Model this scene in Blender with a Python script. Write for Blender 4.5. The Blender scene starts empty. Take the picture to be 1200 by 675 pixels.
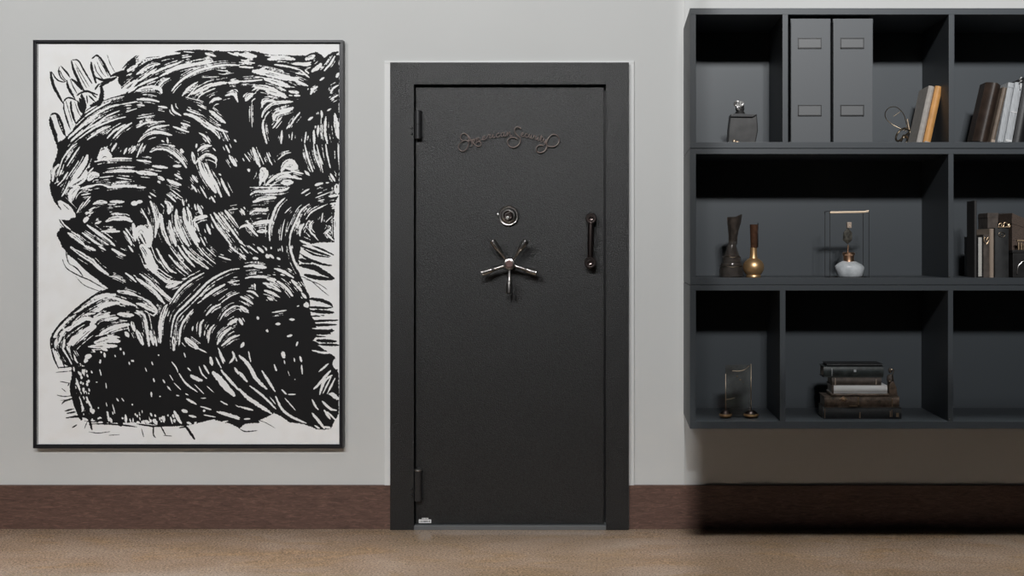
import bpy, bmesh, math, random
import numpy as np
from mathutils import Vector, Matrix
C = bpy.context.scene
col = C.collection
random.seed(7)
PI = math.pi

# ------------------------------------------------------------------ camera numbers
F = 1071.0          # focal length in pixels of the 1200 px wide frame
PX, PY = 720.0, 290.0
CAMD, CAMZ = 4.12, 1.265
def P(px, py, y=0.0):
    d = CAMD + y
    return Vector(((px-PX)*d/F, y, CAMZ-(py-PY)*d/F))
def X(px, y=0.0): return P(px, 0, y).x
def Z(py, y=0.0): return P(0, py, y).z
def S(n, y=0.0): return n*(CAMD+y)/F

# ------------------------------------------------------------------ materials
M = {}
def mat(name, rgb, rough=.6, metal=0.0, spec=.5, bump=None, var=None, trans=0.0, stretch=None, coat=0.0, ior=1.5):
    m = bpy.data.materials.new(name); m.use_nodes = True
    nt = m.node_tree; b = nt.nodes['Principled BSDF']
    b.inputs['Base Color'].default_value = (*rgb, 1)
    b.inputs['Roughness'].default_value = rough
    b.inputs['Metallic'].default_value = metal
    b.inputs['Specular IOR Level'].default_value = spec
    b.inputs['Transmission Weight'].default_value = trans
    b.inputs['Coat Weight'].default_value = coat
    b.inputs['IOR'].default_value = ior
    tc = nt.nodes.new('ShaderNodeTexCoord'); mp = nt.nodes.new('ShaderNodeMapping')
    nt.links.new(tc.outputs['Object'], mp.inputs['Vector'])
    if stretch: mp.inputs['Scale'].default_value = stretch
    if var:
        n = nt.nodes.new('ShaderNodeTexNoise'); n.inputs['Scale'].default_value = var[0]
        n.inputs['Detail'].default_value = 5
        nt.links.new(mp.outputs['Vector'], n.inputs['Vector'])
        r = nt.nodes.new('ShaderNodeValToRGB')
        r.color_ramp.elements[0].position = .3; r.color_ramp.elements[1].position = .7
        a = var[1]
        other = var[2] if len(var) > 2 else tuple(min(1, c*(1+a)) for c in rgb)
        r.color_ramp.elements[0].color = (*[c*(1-a) for c in rgb], 1)
        r.color_ramp.elements[1].color = (*other, 1)
        nt.links.new(n.outputs['Fac'], r.inputs['Fac']); nt.links.new(r.outputs['Color'], b.inputs['Base Color'])
    if bump:
        n = nt.nodes.new('ShaderNodeTexNoise'); n.inputs['Scale'].default_value = bump[0]; n.inputs['Detail'].default_value = 3
        nt.links.new(mp.outputs['Vector'], n.inputs['Vector'])
        bn = nt.nodes.new('ShaderNodeBump'); bn.inputs['Strength'].default_value = bump[1]
        bn.inputs['Distance'].default_value = bump[2] if len(bump) > 2 else .001
        nt.links.new(n.outputs['Fac'], bn.inputs['Height']); nt.links.new(bn.outputs['Normal'], b.inputs['Normal'])
    M[name] = m; return m

mat('wall_paint', (.60,.605,.597), .75, bump=(60,.25,.001), var=(1.3,.03))
mat('trim_paint', (.70,.705,.70), .5)
mat('door_steel', (.009,.0093,.0098), .335, bump=(300,1.0,.0022), var=(200,.9,(.019,.0195,.0205)))
mat('door_edge', (.010,.010,.011), .5)
mat('threshold_steel', (.20,.21,.22), .4, metal=.6)
mat('chrome', (.42,.405,.39), .28, metal=1.0)
mat('copper_chrome', (.50,.40,.37), .36, metal=1.0)
mat('copper_dark', (.20,.13,.12), .4, metal=.8, bump=(90,.6,.003))
mat('black_chrome', (.13,.105,.10), .28, metal=1.0)
mat('black_gloss', (.012,.012,.012), .2)
mat('hinge_steel', (.035,.035,.037), .35, metal=.4)
mat('label_white', (.75,.75,.75), .6)
mat('ink_black', (.02,.02,.02), .6)
mat('shelf_paint', (.058,.067,.076), .5, bump=(260,.15,.0005))
mat('box_grey', (.105,.113,.122), .55, bump=(300,.15,.0004))
mat('box_label_grey', (.13,.135,.14), .5)
mat('frame_black', (.012,.012,.015), .35)
mat('frame_inner', (.04,.04,.05), .35)
mat('gold', (.88,.57,.29), .40, metal=.85)
mat('pale_gold', (.90,.72,.54), .45, metal=1.0)
mat('rose_gold', (.92,.56,.36), .35, metal=1.0)
mat('brass_wire', (.45,.36,.26), .3, metal=1.0)
mat('silver', (.85,.84,.83), .38, metal=.75)
mat('pewter', (.035,.034,.034), .38, metal=.2, bump=(30,.15,.002), var=(22,.35))
mat('smoked_glass', (.34,.29,.255), .08, trans=.9, ior=1.2, var=(60,.4))
mat('smoked_plate', (.74,.69,.63), .06, trans=.96, ior=1.2, var=(14,.5))
mat('clear_glass', (.93,.95,.95), .02, trans=1.0, ior=1.05)
mat('brown_glass', (.16,.08,.05), .2, metal=.5, var=(60,.3))
mat('marble', (.62,.66,.69), .35, var=(25,.25,(.80,.83,.86)))
mat('dark_stone', (.05,.05,.045), .2, var=(50,.5,(.14,.13,.11)))
mat('beige_stone', (.45,.36,.29), .4)
mat('iron', (.012,.012,.013), .4)
mat('cream_cloth', (.42,.39,.36), .8, var=(60,.12), bump=(400,.4,.0005))
mat('tan_leather', (.60,.30,.095), .55, var=(20,.15), bump=(300,.4,.0006))
mat('dark_cover', (.045,.043,.043), .6)
mat('paper', (.62,.60,.56), .9, var=(500,.15), stretch=(1,.05,1))
mat('grey_paper', (.48,.50,.52), .9, var=(90,.25), bump=(200,.5,.001), stretch=(4,1,.3))
mat('brown_leather', (.035,.022,.016), .5, var=(25,.4), bump=(200,.5,.001))
mat('taupe_leather', (.17,.13,.10), .5, var=(30,.2))
mat('black_leather', (.012,.012,.013), .45, bump=(200,.4,.001))
mat('charcoal_cloth', (.03,.031,.032), .6, bump=(300,.4,.001), var=(40,.3))
mat('green_black_leather', (.028,.034,.034), .35, bump=(150,.5,.001), var=(40,.5))
mat('worn_brown', (.09,.060,.042), .5, bump=(90,.6,.002), var=(45,.6,(.20,.14,.10)))
mat('umber_cloth', (.085,.068,.058), .7, var=(40,.35))
mat('gilt', (.80,.60,.40), .42, metal=1.0)
mat('woven_brown', (.10,.070,.055), .7, bump=(120,.8,.003), var=(120,.4), stretch=(1,1,4))

# baseboard wood
def wood():
    m = bpy.data.materials.new('stained_wood'); m.use_nodes = True; nt = m.node_tree; b = nt.nodes['Principled BSDF']
    tc = nt.nodes.new('ShaderNodeTexCoord'); mp = nt.nodes.new('ShaderNodeMapping'); mp.inputs['Scale'].default_value = (3.0, 8, 16)
    n = nt.nodes.new('ShaderNodeTexNoise'); n.inputs['Scale'].default_value = 6; n.inputs['Detail'].default_value = 9; n.inputs['Roughness'].default_value = .72
    n.inputs['Distortion'].default_value = 1.2
    r = nt.nodes.new('ShaderNodeValToRGB'); e = r.color_ramp.elements
    e[0].position = .30; e[0].color = (.045,.024,.019,1); e[1].position = .72; e[1].color = (.20,.112,.082,1)
    k = e.new(.52); k.color = (.110,.060,.046,1)
    nt.links.new(tc.outputs['Object'], mp.inputs['Vector']); nt.links.new(mp.outputs['Vector'], n.inputs['Vector'])
    nt.links.new(n.outputs['Fac'], r.inputs['Fac']); nt.links.new(r.outputs['Color'], b.inputs['Base Color'])
    b.inputs['Roughness'].default_value = .5
    M['wood'] = m
wood()
# polished aggregate concrete
def concrete():
    m = bpy.data.materials.new('polished_concrete'); m.use_nodes = True; nt = m.node_tree; b = nt.nodes['Principled BSDF']
    L = nt.links.new
    tc = nt.nodes.new('ShaderNodeTexCoord')
    def noise(scale, detail, rough=.5, st=None, dist=0):
        mp = nt.nodes.new('ShaderNodeMapping'); L(tc.outputs['Object'], mp.inputs['Vector'])
        if st: mp.inputs['Scale'].default_value = st
        n = nt.nodes.new('ShaderNodeTexNoise'); n.inputs['Scale'].default_value = scale; n.inputs['Detail'].default_value = detail
        n.inputs['Roughness'].default_value = rough; n.inputs['Distortion'].default_value = dist
        L(mp.outputs['Vector'], n.inputs['Vector']); return n
    def ramp(n, stops):
        r = nt.nodes.new('ShaderNodeValToRGB'); e = r.color_ramp.elements
        e[0].position, e[0].color = stops[0][0], (*stops[0][1], 1)
        e[1].position, e[1].color = stops[-1][0], (*stops[-1][1], 1)
        for p, c in stops[1:-1]:
            k = e.new(p); k.color = (*c, 1)
        L(n.outputs['Fac'], r.inputs['Fac']); return r
    def mix(mode, fac, a, c):
        x = nt.nodes.new('ShaderNodeMix'); x.data_type = 'RGBA'; x.blend_type = mode
        if isinstance(fac, float): x.inputs[0].default_value = fac
        else: L(fac, x.inputs[0])
        L(a, x.inputs[6]); L(c, x.inputs[7]); return x.outputs[2]
    base = ramp(noise(1.6, 5, .6, (1,2.2,1), .5), [(.33,(.19,.135,.088)),(.5,(.225,.165,.12)),(.68,(.265,.205,.158))])
    patch = ramp(noise(2.3, 6, .65, (1,3,1), 1.0), [(.50,(0,0,0)),(.66,(.8,.8,.8))])
    ocre = ramp(noise(30, 4), [(.3,(.16,.108,.060)),(.7,(.29,.195,.115))])
    c1 = mix('MIX', patch.outputs['Color'], base.outputs['Color'], ocre.outputs['Color'])
    speck = ramp(noise(105, 5, .85, (1,1.5,1)), [(.36,(.30,.27,.25)),(.47,(.85,.85,.85)),(.56,(1.12,1.1,1.08)),(.66,(1.9,1.8,1.7))])
    c2 = mix('MULTIPLY', 1.0, c1, speck.outputs['Color'])
    L(c2, b.inputs['Base Color'])
    b.inputs['Roughness'].default_value = .12
    b.inputs['Specular IOR Level'].default_value = .55
    bn = nt.nodes.new('ShaderNodeBump'); bn.inputs['Strength'].default_value = .18; bn.inputs['Distance'].default_value = .0015
    L(noise(60, 4).outputs['Fac'], bn.inputs['Height']); L(bn.outputs['Normal'], b.inputs['Normal'])
    M['concrete'] = m
concrete()

# ------------------------------------------------------------------ mesh helpers (everything in world coordinates)
def nbm(): return bmesh.new()
def box(bm, x0, x1, y0, y1, z0, z1, bev=0.0, seg=2, mtx=None):
    t = bmesh.new()
    vs = [t.verts.new((x, y, z)) for x in (x0, x1) for y in (y0, y1) for z in (z0, z1)]
    for f in ((0,1,3,2),(4,6,7,5),(0,4,5,1),(2,3,7,6),(0,2,6,4),(1,5,7,3)):
        t.faces.new([vs[i] for i in f])
    if bev > 0:
        bmesh.ops.bevel(t, geom=t.edges[:], offset=bev, segments=seg, profile=.7, affect='EDGES')
    bmesh.ops.recalc_face_normals(t, faces=t.faces[:])
    if mtx is not None: bmesh.ops.transform(t, matrix=mtx, verts=t.verts[:])
    me = bpy.data.meshes.new('t'); t.to_mesh(me); t.free(); bm.from_mesh(me); bpy.data.meshes.remove(me)
    return bm
def pbox(bm, px0, px1, py0, py1, yf, yb, bev=0.0, seg=2):
    """box whose front face (at depth yf) covers the given pixels"""
    a = P(px0, py1, yf); b = P(px1, py0, yf)
    return box(bm, a.x, b.x, yf, yb, a.z, b.z, bev, seg)
def tube(bm, pts, r, seg=10, closed=False, caps=True):
    pts = [Vector(p) for p in pts]; n = len(pts)
    rad = r if isinstance(r, (list, tuple)) else [r]*n
    rings = []; prev = None
    for i, p in enumerate(pts):
        a = pts[(i-1) % n] if (closed or i > 0) else p
        b = pts[(i+1) % n] if (closed or i < n-1) else p
        t = (b-a).normalized()
        if prev is None:
            up = Vector((0,0,1)) if abs(t.z) < .9 else Vector((1,0,0))
            u = t.cross(up).normalized()
        else:
            u = (prev - t*prev.dot(t)).normalized()
        prev = u; v = t.cross(u)
        rings.append([bm.verts.new(p + (u*math.cos(2*PI*k/seg)+v*math.sin(2*PI*k/seg))*rad[i]) for k in range(seg)])
    m = n if closed else n-1
    for i in range(m):
        A, B = rings[i], rings[(i+1) % n]
        for k in range(seg):
            f = bm.faces.new((A[k], A[(k+1) % seg], B[(k+1) % seg], B[k])); f.smooth = True
    if caps and not closed:
        bm.faces.new(rings[0][::-1]); bm.faces.new(rings[-1])
    return bm
def lathe(bm, prof, c, axis='Z', seg=32, sx=1.0, sy=1.0):
    """prof: (radius, height) pairs; c: centre; axis Z up or Y (towards the viewer)"""
    rings = []
    for r, h in prof:
        ring = []
        for k in range(seg):
            a = 2*PI*k/seg
            if axis == 'Z': v = Vector((r*math.cos(a)*sx, r*math.sin(a)*sy, h))
            else: v = Vector((r*math.cos(a)*sx, -h, r*math.sin(a)*sy))
            ring.append(bm.verts.new(v+Vector(c)))
        rings.append(ring)
    for A, B in zip(rings, rings[1:]):
        for k in range(seg):
            f = bm.faces.new((A[k], A[(k+1) % seg], B[(k+1) % seg], B[k])); f.smooth = True
    bm.faces.new(rings[0][::-1]); bm.faces.new(rings[-1])
    return bm
def prism(bm, pts, y0, y1, bev=0.0):
    """outline in (x, z) extruded from depth y0 to y1"""
    t = bmesh.new()
    a = [t.verts.new((x, y0, z)) for x, z in pts]; b = [t.verts.new((x, y1, z)) for x, z in pts]
    t.faces.new(a); t.faces.new(b[::-1]); n = len(pts)
    for i in range(n): t.faces.new((a[i], b[i], b[(i+1) % n], a[(i+1) % n]))
    bmesh.ops.recalc_face_normals(t, faces=t.faces[:])
    if bev: bmesh.ops.bevel(t, geom=t.edges[:], offset=bev, segments=2, profile=.6, affect='EDGES')
    me = bpy.data.meshes.new('t'); t.to_mesh(me); t.free(); bm.from_mesh(me); bpy.data.meshes.remove(me)
    return bm
def blob(bm, c, r, sub=3, jit=0.0, seed=1, flat=False):
    t = bmesh.new(); bmesh.ops.create_icosphere(t, subdivisions=sub, radius=1)
    rnd = random.Random(seed)
    for v in t.verts:
        k = 1+rnd.uniform(-jit, jit)
        v.co = Vector((c[0]+v.co.x*r[0]*k, c[1]+v.co.y*r[1]*k, c[2]+v.co.z*r[2]*k))
    for f in t.faces: f.smooth = not flat
    me = bpy.data.meshes.new('t'); t.to_mesh(me); t.free(); bm.from_mesh(me); bpy.data.meshes.remove(me)
    return bm
def smooth(pts, n=6, closed=False):
    """Catmull-Rom through points of any dimension"""
    pts = [np.array(p, float) for p in pts]; out = []; m = len(pts)
    R = range(m) if closed else range(m-1)
    for i in R:
        if closed: p0, p1, p2, p3 = pts[i-1], pts[i], pts[(i+1) % m], pts[(i+2) % m]
        else: p0, p1, p2, p3 = pts[max(i-1,0)], pts[i], pts[i+1], pts[min(i+2,m-1)]
        for k in range(n):
            t = k/n
            out.append(.5*((2*p1)+(-p0+p2)*t+(2*p0-5*p1+4*p2-p3)*t*t+(-p0+3*p1-3*p2+p3)*t**3))
    if not closed: out.append(pts[-1])
    return out

def obj(name, bm, m, parent=None, label=None):
    me = bpy.data.meshes.new(name)
    if isinstance(bm, bmesh.types.BMesh):
        bmesh.ops.recalc_face_normals(bm, faces=bm.faces[:])
        for e_ in bm.edges:
            if len(e_.link_faces) == 2 and e_.calc_face_angle(0) > .66: e_.smooth = False
        bm.to_mesh(me); bm.free()
    o = bpy.data.objects.new(name, me); col.objects.link(o)
    me.materials.append(M[m])
    if parent is not None:
        root = parent
        while root.parent: root = root.parent
        me.transform(Matrix.Translation(-root.location)); o.parent = parent
    if label: o['label'] = label
    return o
def thing(name, label, cat, loc, group=None):
    o = bpy.data.objects.new(name, None); col.objects.link(o); o.location = loc
    o.empty_display_size = .05
    o['label'] = label; o['category'] = cat
    if group: o['group'] = group
    return o
def solo(name, bm, m, label, cat, group=None):
    o = obj(name, bm, m)
    me = o.data; n = len(me.vertices); co = np.empty(n*3); me.vertices.foreach_get('co', co); co = co.reshape(-1,3)
    c = Vector(((co[:,0].min()+co[:,0].max())/2, (co[:,1].min()+co[:,1].max())/2, co[:,2].min()))
    me.transform(Matrix.Translation(-c)); o.location = c
    o['label'] = label; o['category'] = cat
    if group: o['group'] = group
    return o
def struct(name, bm, m):
    o = obj(name, bm, m); o['kind'] = 'structure'; return o
def copy_tree(o, parent=None):
    c = o.copy(); col.objects.link(c)
    if parent is not None: c.parent = parent
    for ch in [k for k in bpy.data.objects if k.parent == o]: copy_tree(ch, c)
    return c

# ------------------------------------------------------------------ room
XL, XR = -5.2, 4.6
struct('floor', box(nbm(), XL, XR, -7.0, .25, -.08, 0), 'concrete')
# wall with the vault opening
FY = -.03                                   # face of the vault frame
fx0, fx1 = X(457, FY), X(737, FY); fz1 = Z(73, FY)
bm = nbm()
box(bm, XL, fx0+.01, 0, .2, 0, 4.6); box(bm, fx1-.01, XR, 0, .2, 0, 4.6); box(bm, fx0+.01, fx1-.01, 0, .2, fz1-.01, 4.6)
struct('wall_back', bm, 'wall_paint')
struct('baseboard_left', box(nbm(), XL, fx0-.001, -.014, 0, 0, Z(569, -.014), .0015), 'wood')
struct('baseboard_right', box(nbm(), fx1+.001, XR, -.014, 0, 0, Z(569, -.014), .0015), 'wood')
bm = nbm(); bz = Z(568.5)
box(bm, X(450.5,-.008), fx0, -.008, 0, bz, fz1, .002)
box(bm, fx1, X(743,-.008), -.008, 0, bz, fz1, .002)
box(bm, X(450.5,-.008), X(743,-.008), -.008, 0, fz1, fz1+.012, .002)
struct('trim_1', bm, 'trim_paint')
struct('trim_2', box(nbm(), X(801.4), X(802.2), -.004, 0, bz, 4.5), 'wall_paint')

# ------------------------------------------------------------------ vault door
dcx = (fx0+fx1)/2
door = thing('vault_door', 'charcoal textured steel vault door and frame with a five spoke wheel', 'door', (dcx, -.02, 0))
bm = nbm()
ix0, ix1, iz1 = X(485, FY), X(710, FY), Z(99, FY)
box(bm, fx0, ix0, FY, .16, 0, fz1, .0025); box(bm, ix1, fx1, FY, .16, 0, fz1, .0025); box(bm, ix0-.002, ix1+.002, FY, .16, iz1, fz1, .0025)
fr = obj('door_frame', bm, 'door_steel', door)
LY = -.012
lx0, lx1, lz0, lz1 = X(487.2, LY), X(707.8, LY), Z(614.0, LY), Z(102.6, LY)
obj('door_leaf', box(nbm(), lx0, lx1, LY, .10, lz0, lz1, .003), 'door_steel', door)
bm = nbm(); box(bm, ix0-.004, ix1+.004, .02, .15, 0, iz1+.004)
obj('door_stop', bm, 'door_edge', door, 'dark recess behind the leaf')
obj('threshold', box(nbm(), ix0, ix1, -.028, .1, .0, Z(616, -.028), .002), 'threshold_steel', door, 'pale steel threshold')
def hinge(py0, py1, cap):
    c = P(490, py0, LY-.014); b = P(490, py1, LY-.014); r = S(4.2)
    hb = nbm(); h = c.z-b.z
    lathe(hb, [(r*.9,0),(r,.002),(r,h*.49),(r*.9,h*.495),(r*.9,h*.505),(r,h*.51),(r,h-.002),(r*.9,h)], b, seg=24)
    box(hb, b.x-.004, b.x+.02, LY-.006, LY+.004, b.z+.01, c.z-.01, .001)
    hg = obj('hinge', hb, 'hinge_steel', door)
    if cap:
        obj('hinge_cap', lathe(nbm(), [(r*1.1,0),(r*1.15,.003),(r*.9,.008),(r*.35,.014),(.0005,.015)], c, seg=24), 'chrome', hg, 'silver cone cap')
    for q in (.35, .55):
        s = P(482.3, py0+(py1-py0)*(1-q+.15), FY-.001)
        obj('hinge_screw', lathe(nbm(), [(.006,0),(.006,.003),(.004,.006),(.001,.006)], s, 'Y', 14), 'hinge_steel', hg)
hinge(130, 163, False); hinge(551.5, 587, True)
# combination dial
dc = P(596.3, 252.8, LY)
R0 = S(11.9)
dial = obj('combination_dial', lathe(nbm(), [(R0*.95,0),(R0,.004),(R0,.010),(R0*.93,.014),(R0*.86,.013),(R0*.84,.009),(R0*.80,.009)], dc, 'Y', 48), 'chrome', door, 'chrome combination dial')
obj('dial_face', lathe(nbm(), [(R0*.79,.008),(R0*.79,.012),(R0*.70,.016),(R0*.60,.020)], dc, 'Y', 48), 'chrome', dial, 'brushed steel dial face')
bm = nbm()
for k in range(50):
    a = 2*PI*k/50
    tube(bm, [dc+Vector((math.cos(a)*R0*.72, -.0155, math.sin(a)*R0*.72)), dc+Vector((math.cos(a)*R0*(.78 if k%5 else .64), -.014 if k%5 else -.0185, math.sin(a)*R0*(.78 if k%5 else .64)))], .0004, 4)
obj('dial_marks', bm, 'ink_black', dial)
obj('dial_knob', lathe(nbm(), [(R0*.50,.018),(R0*.52,.024),(R0*.48,.036),(R0*.42,.042),(R0*.30,.040)], dc, 'Y', 40), 'black_chrome', dial, 'dark fluted knob')
kn = obj('keyhole_cover', lathe(nbm(), [(R0*.20,.040),(R0*.21,.044),(R0*.14,.046),(R0*.09,.046),(R0*.07,.042)], dc+Vector((0,0,-S(3.2))), 'Y', 24), 'chrome', dial, 'bright round keyhole cover')
bm = nbm()
tube(bm, [dc+Vector((S(a), -.043, S(b))) for a, b in smooth([(5,5),(1,3.2),(-2.5,1.5),(-2.8,-.6),(-1,-2)], 5)], .0016, 8)
obj('dial_grip', bm, 'chrome', dial)
obj('index_tab', box(nbm(), dc.x-R0*1.13, dc.x-R0*.95, LY-.010, LY, dc.z-.002, dc.z+.009, .002), 'chrome', dial)
obj('index_mark', box(nbm(), dc.x-.0012, dc.x+.0012, LY-.006, LY, dc.z-R0*1.12, dc.z-R0*.97, .0004), 'chrome', dial)
# five spoke wheel
wc = P(597.2, 309.5, LY-.05)
wheel = obj('spoke_wheel', lathe(nbm(), [(S(4.5),-.048),(S(4.5),-.01),(S(6.2),-.008),(S(6.9),-.002),(S(6.9),.008),(S(6.2),.014),(S(4.6),.016)], wc, 'Y', 40), 'chrome', door, 'chrome spoked wheel')
obj('wheel_cap', lathe(nbm(), [(S(4.4),.015),(S(4.3),.018),(S(3.8),.0185),(S(3.6),.017),(.001,.017)], wc, 'Y', 32), 'copper_dark', wheel, 'dark coppery hub cap')
for k in range(5):
    a = -PI/2+2*PI*k/5
    dv = Vector((math.cos(a), 0, math.sin(a)))
    pts = []; rr = []
    for q, r in ((5.5,1.5),(8,1.5),(15,1.8),(17,2.1),(20,2.3),(21,3.0),(22,3.1),(32,3.5),(33.4,3.3),(34,2.2)):
        pts.append(wc+dv*S(q)+Vector((0,-.0012*q*.3,0))); rr.append(S(r*1.08))
    sp = obj('spoke', tube(nbm(), pts, rr, 18), 'chrome', wheel)
    bm = nbm()
    side = Vector((-dv.z, 0, dv.x))
    for s in (-1, 1):
        tube(bm, [wc+dv*S(q)+side*S(1.0*s)+Vector((0,-S(r*1.12)-.0012*q*.3,0)) for q, r in ((22.5,2.7),(31.5,3.0))], .0015, 6)
    obj('spoke_groove', bm, 'black_gloss', sp, 'dark engraved grooves')
# pull handle
ha, hb_ = P(692.8, 256, LY-.035), P(691.8, 307.5, LY-.035)
hd = obj('pull_handle', tube(nbm(), [ha, ha.lerp(hb_,.1), ha.lerp(hb_,.5), ha.lerp(hb_,.9), hb_], [S(3.2),S(3.6),S(3.8),S(3.6),S(3.2)], 22), 'black_chrome', door, 'black chrome pull handle')
for c, r in ((ha, 6.3), (hb_, 6.9)):
    r = S(r)
    hm = obj('handle_mount', lathe(nbm(), [(r*.95,-.035),(r*.98,-.02),(r*.72,-.012),(r*.72,0),(r,.004),(r,.014),(r*.88,.018),(r*.72,.018),(r*.68,.013),(.001,.013)], c, 'Y', 40), 'black_chrome', hd)
    obj('mount_bolt', lathe(nbm(), [(r*.5,.012),(r*.5,.017),(r*.38,.019),(r*.15,.017)], c, 'Y', 6), 'black_chrome', hm)
# serial label
lab = obj('serial_label', pbox(nbm(), 490.8, 505.2, 608.8, 613, LY-.0012, LY+.001), 'label_white', door, 'small white serial label')
bm = nbm(); rnd = random.Random(3); x = 491.6
while x < 504:
    w = rnd.uniform(.3,.9); pbox(bm, x, min(x+w,504.4), 609.8, 612.2, LY-.0016, LY-.001); x += w+rnd.uniform(.3,.8)
obj('label_print', bm, 'ink_black', lab)
bm = nbm(); x = 494.5
while x < 501.5:
    pbox(bm, x, x+.9, 606.9, 608.2, LY-.0008, LY+.001); x += 1.3
obj('label_heading', bm, 'label_white', lab)

# script sign "American Security" in bent metal rod; glyph strokes in (advance, height) units
G = {
 'm': (1.5, [[(0,.0),(.12,.75),(.22,1),(.30,.2),(.30,0)],[(.30,.1),(.45,.9),(.62,.95),(.66,.1)],[(.66,.1),(.82,.9),(1.0,.95),(1.04,.2),(1.2,0),(1.45,.25)]]),
 'e': (.9, [[(0,.25),(.35,.45),(.58,.75),(.42,1.0),(.18,.75),(.16,.3),(.4,0),(.7,.1),(.9,.3)]]),
 'r': (.9, [[(0,.2),(.2,.75),(.3,1.1),(.42,.9),(.62,.92),(.55,.3),(.68,0),(.9,.25)]]),
 'i': (.65, [[(0,.25),(.25,.95),(.22,.2),(.4,0),(.65,.25)],[(.30,1.38),(.33,1.5)]]),
 'c': (.85, [[(.62,.75),(.5,1.0),(.22,.8),(.15,.35),(.35,0),(.6,.05),(.85,.3)]]),
 'a': (1.0, [[(.68,.85),(.45,1.0),(.18,.75),(.15,.3),(.32,0),(.55,.2),(.7,.95),(.68,.2),(.8,0),(1.0,.25)]]),
 'n': (1.1, [[(0,.0),(.12,.75),(.24,1),(.30,.2),(.30,0)],[(.30,.1),(.45,.85),(.66,.98),(.70,.2),(.85,0),(1.1,.25)]]),
 'u': (1.05, [[(0,.3),(.18,1.0),(.18,.3),(.35,0),(.55,.2),(.68,1.0),(.68,.2),(.82,0),(1.05,.25)]]),
 't': (.7, [[(0,.25),(.32,1.7),(.26,.2),(.42,0),(.7,.25)],[(.05,1.15),(.6,1.22)]]),
 'y': (.9, [[(0,.3),(.18,1.0),(.2,.35),(.4,.1),(.6,.4),(.72,1.0),(.62,-.1),(.5,-.5)]]),
}
def sgn(zx, zy): return P(530+zx/8.571, 140+zy/8.571, LY-.010)
sb = nbm()
def rod(zpts, r=.0020, n=5): tube(sb, [sgn(a, b) for a, b in smooth(zpts, n)], r, 8)
def word(txt, base, h, adv):
    """base: function u -> (x, y, angle)"""
    u = 0
    for ch in txt:
        w, strokes = G[ch]
        for s in strokes:
            pts = []
            for (a, b) in s:
                x, y = base(u+a*adv)
                pts.append((x+.12*b*h, y-b*h))
            rod(pts, .0016, 4)
        u += w*adv
tot = sum(G[c][0] for c in 'merican')
def base1(u): x = 205+u; t = (x-205)/395; return x, 238-72*math.sin(t*PI*.5)**.9
word('merican', base1, 39, 395/tot)
tot2 = sum(G[c][0] for c in 'ecurity')
def base2(u): x = 685+u; t = (x-685)/262; return x, 168+72*t**1.25
word('ecurity', base2, 39, 262/tot2)
# A with its swirls
rod([(165,215),(120,210),(72,245),(65,290),(100,320),(140,300),(165,250),(165,200),(150,160),(120,140),(90,155),(82,190),(100,208)])
rod([(130,142),(165,170),(190,220),(200,260),(185,272)]); rod([(150,225),(190,205),(215,200)])
rod([(195,205),(215,240),(250,268),(285,262),(290,235),(262,222),(235,238)])
# S with its swirls
rod([(692,92),(660,75),(632,88),(628,125),(655,160),(685,190),(680,230),(650,268),(605,280),(565,260),(555,220),(575,188),(610,180),(645,192),(652,205)], .0024)
# closing swirls of the y
rod([(915,262),(875,258),(845,285),(855,325),(895,332),(935,308),(950,270),(945,230)], .0023)
rod([(945,235),(965,190),(1005,152),(1050,160),(1075,200),(1060,248),(1020,272),(975,270),(955,262)], .0023)
sign = obj('script_sign', sb, 'copper_chrome', door, 'bent metal script reading American Security')
bm = nbm()
for zx, zy in ((120,212),(300,212),(480,180),(640,180),(800,195),(925,255),(1050,262)):
    a = sgn(zx, zy); tube(bm, [a, Vector((a.x, LY+.001, a.z))], .0012, 6)
obj('standoff_pin', bm, 'hinge_steel', sign)

# ------------------------------------------------------------------ wall shelf: three stacked open units
SF = -.35
BK = -.022
def unit(label, py0, py1, tb, bb, divs):
    """py0/py1 outer rows, tb/bb inner rows of top and bottom board, divs: list of (px0, px1)"""
    x0, x1 = X(808.5, SF), X(1323, SF)
    t = thing('wall_shelf', label, 'shelf', ((x0+x1)/2, SF/2, Z(py1, SF)), 'stacked grey wall shelf units')
    z0, z1 = Z(py1, SF), Z(py0, SF); zt, zb = Z(tb, SF), Z(bb, SF)
    xi0, xi1 = X(815.6, SF), X(1316, SF)
    obj('back_panel', box(nbm(), xi0-.004, xi1+.004, BK, -.004, zb-.004, zt+.004), 'shelf_paint', t)
    obj('top_panel', box(nbm(), x0, x1, SF, -.002, zt, z1, .0012), 'shelf_paint', t)
    obj('bottom_panel', box(nbm(), x0, x1, SF, -.002, z0, zb, .0012), 'shelf_paint', t)
    for a, b in ((x0, xi0), (xi1, x1)):
        obj('side_panel', box(nbm(), a, b, SF, -.002, zb, zt, .0012), 'shelf_paint', t)
    ds = []
    for a, b in divs:
        ds.append(obj('divider', box(nbm(), X(a, SF), X(b, SF), SF+.0005, BK, zb, zt, .001), 'shelf_paint', t))
    return t, ds
unit('top dark grey wall shelf unit holding the two grey box files', 9.5, 173.6, 17, 166.5, [(917,923.5),(1112,1118.5)])
u2, d2 = unit('middle dark grey wall shelf unit with vases and a caged ornament', 174.4, 333.7, 180.5, 325.6, [(1111.5,1117.5)])
u3, d3 = unit('bottom dark grey wall shelf unit with a flat stack of old books', 334.4, 502.5, 340.5, 494, [(914,920.5),(1111,1117)])
for d, p in ((d2[0], (1112.3, 324)), (d3[1], (1112.5, 491))):
    obj('screw', lathe(nbm(), [(.0028,0),(.0028,.001),(.001,.0022)], P(*p, SF), 'Y', 12), 'chrome', d, 'tiny bright screw head')
ZR1, ZR2, ZR3 = Z(166.5, SF), Z(325.6, SF), Z(494, SF)      # the three shelf floors

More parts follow.
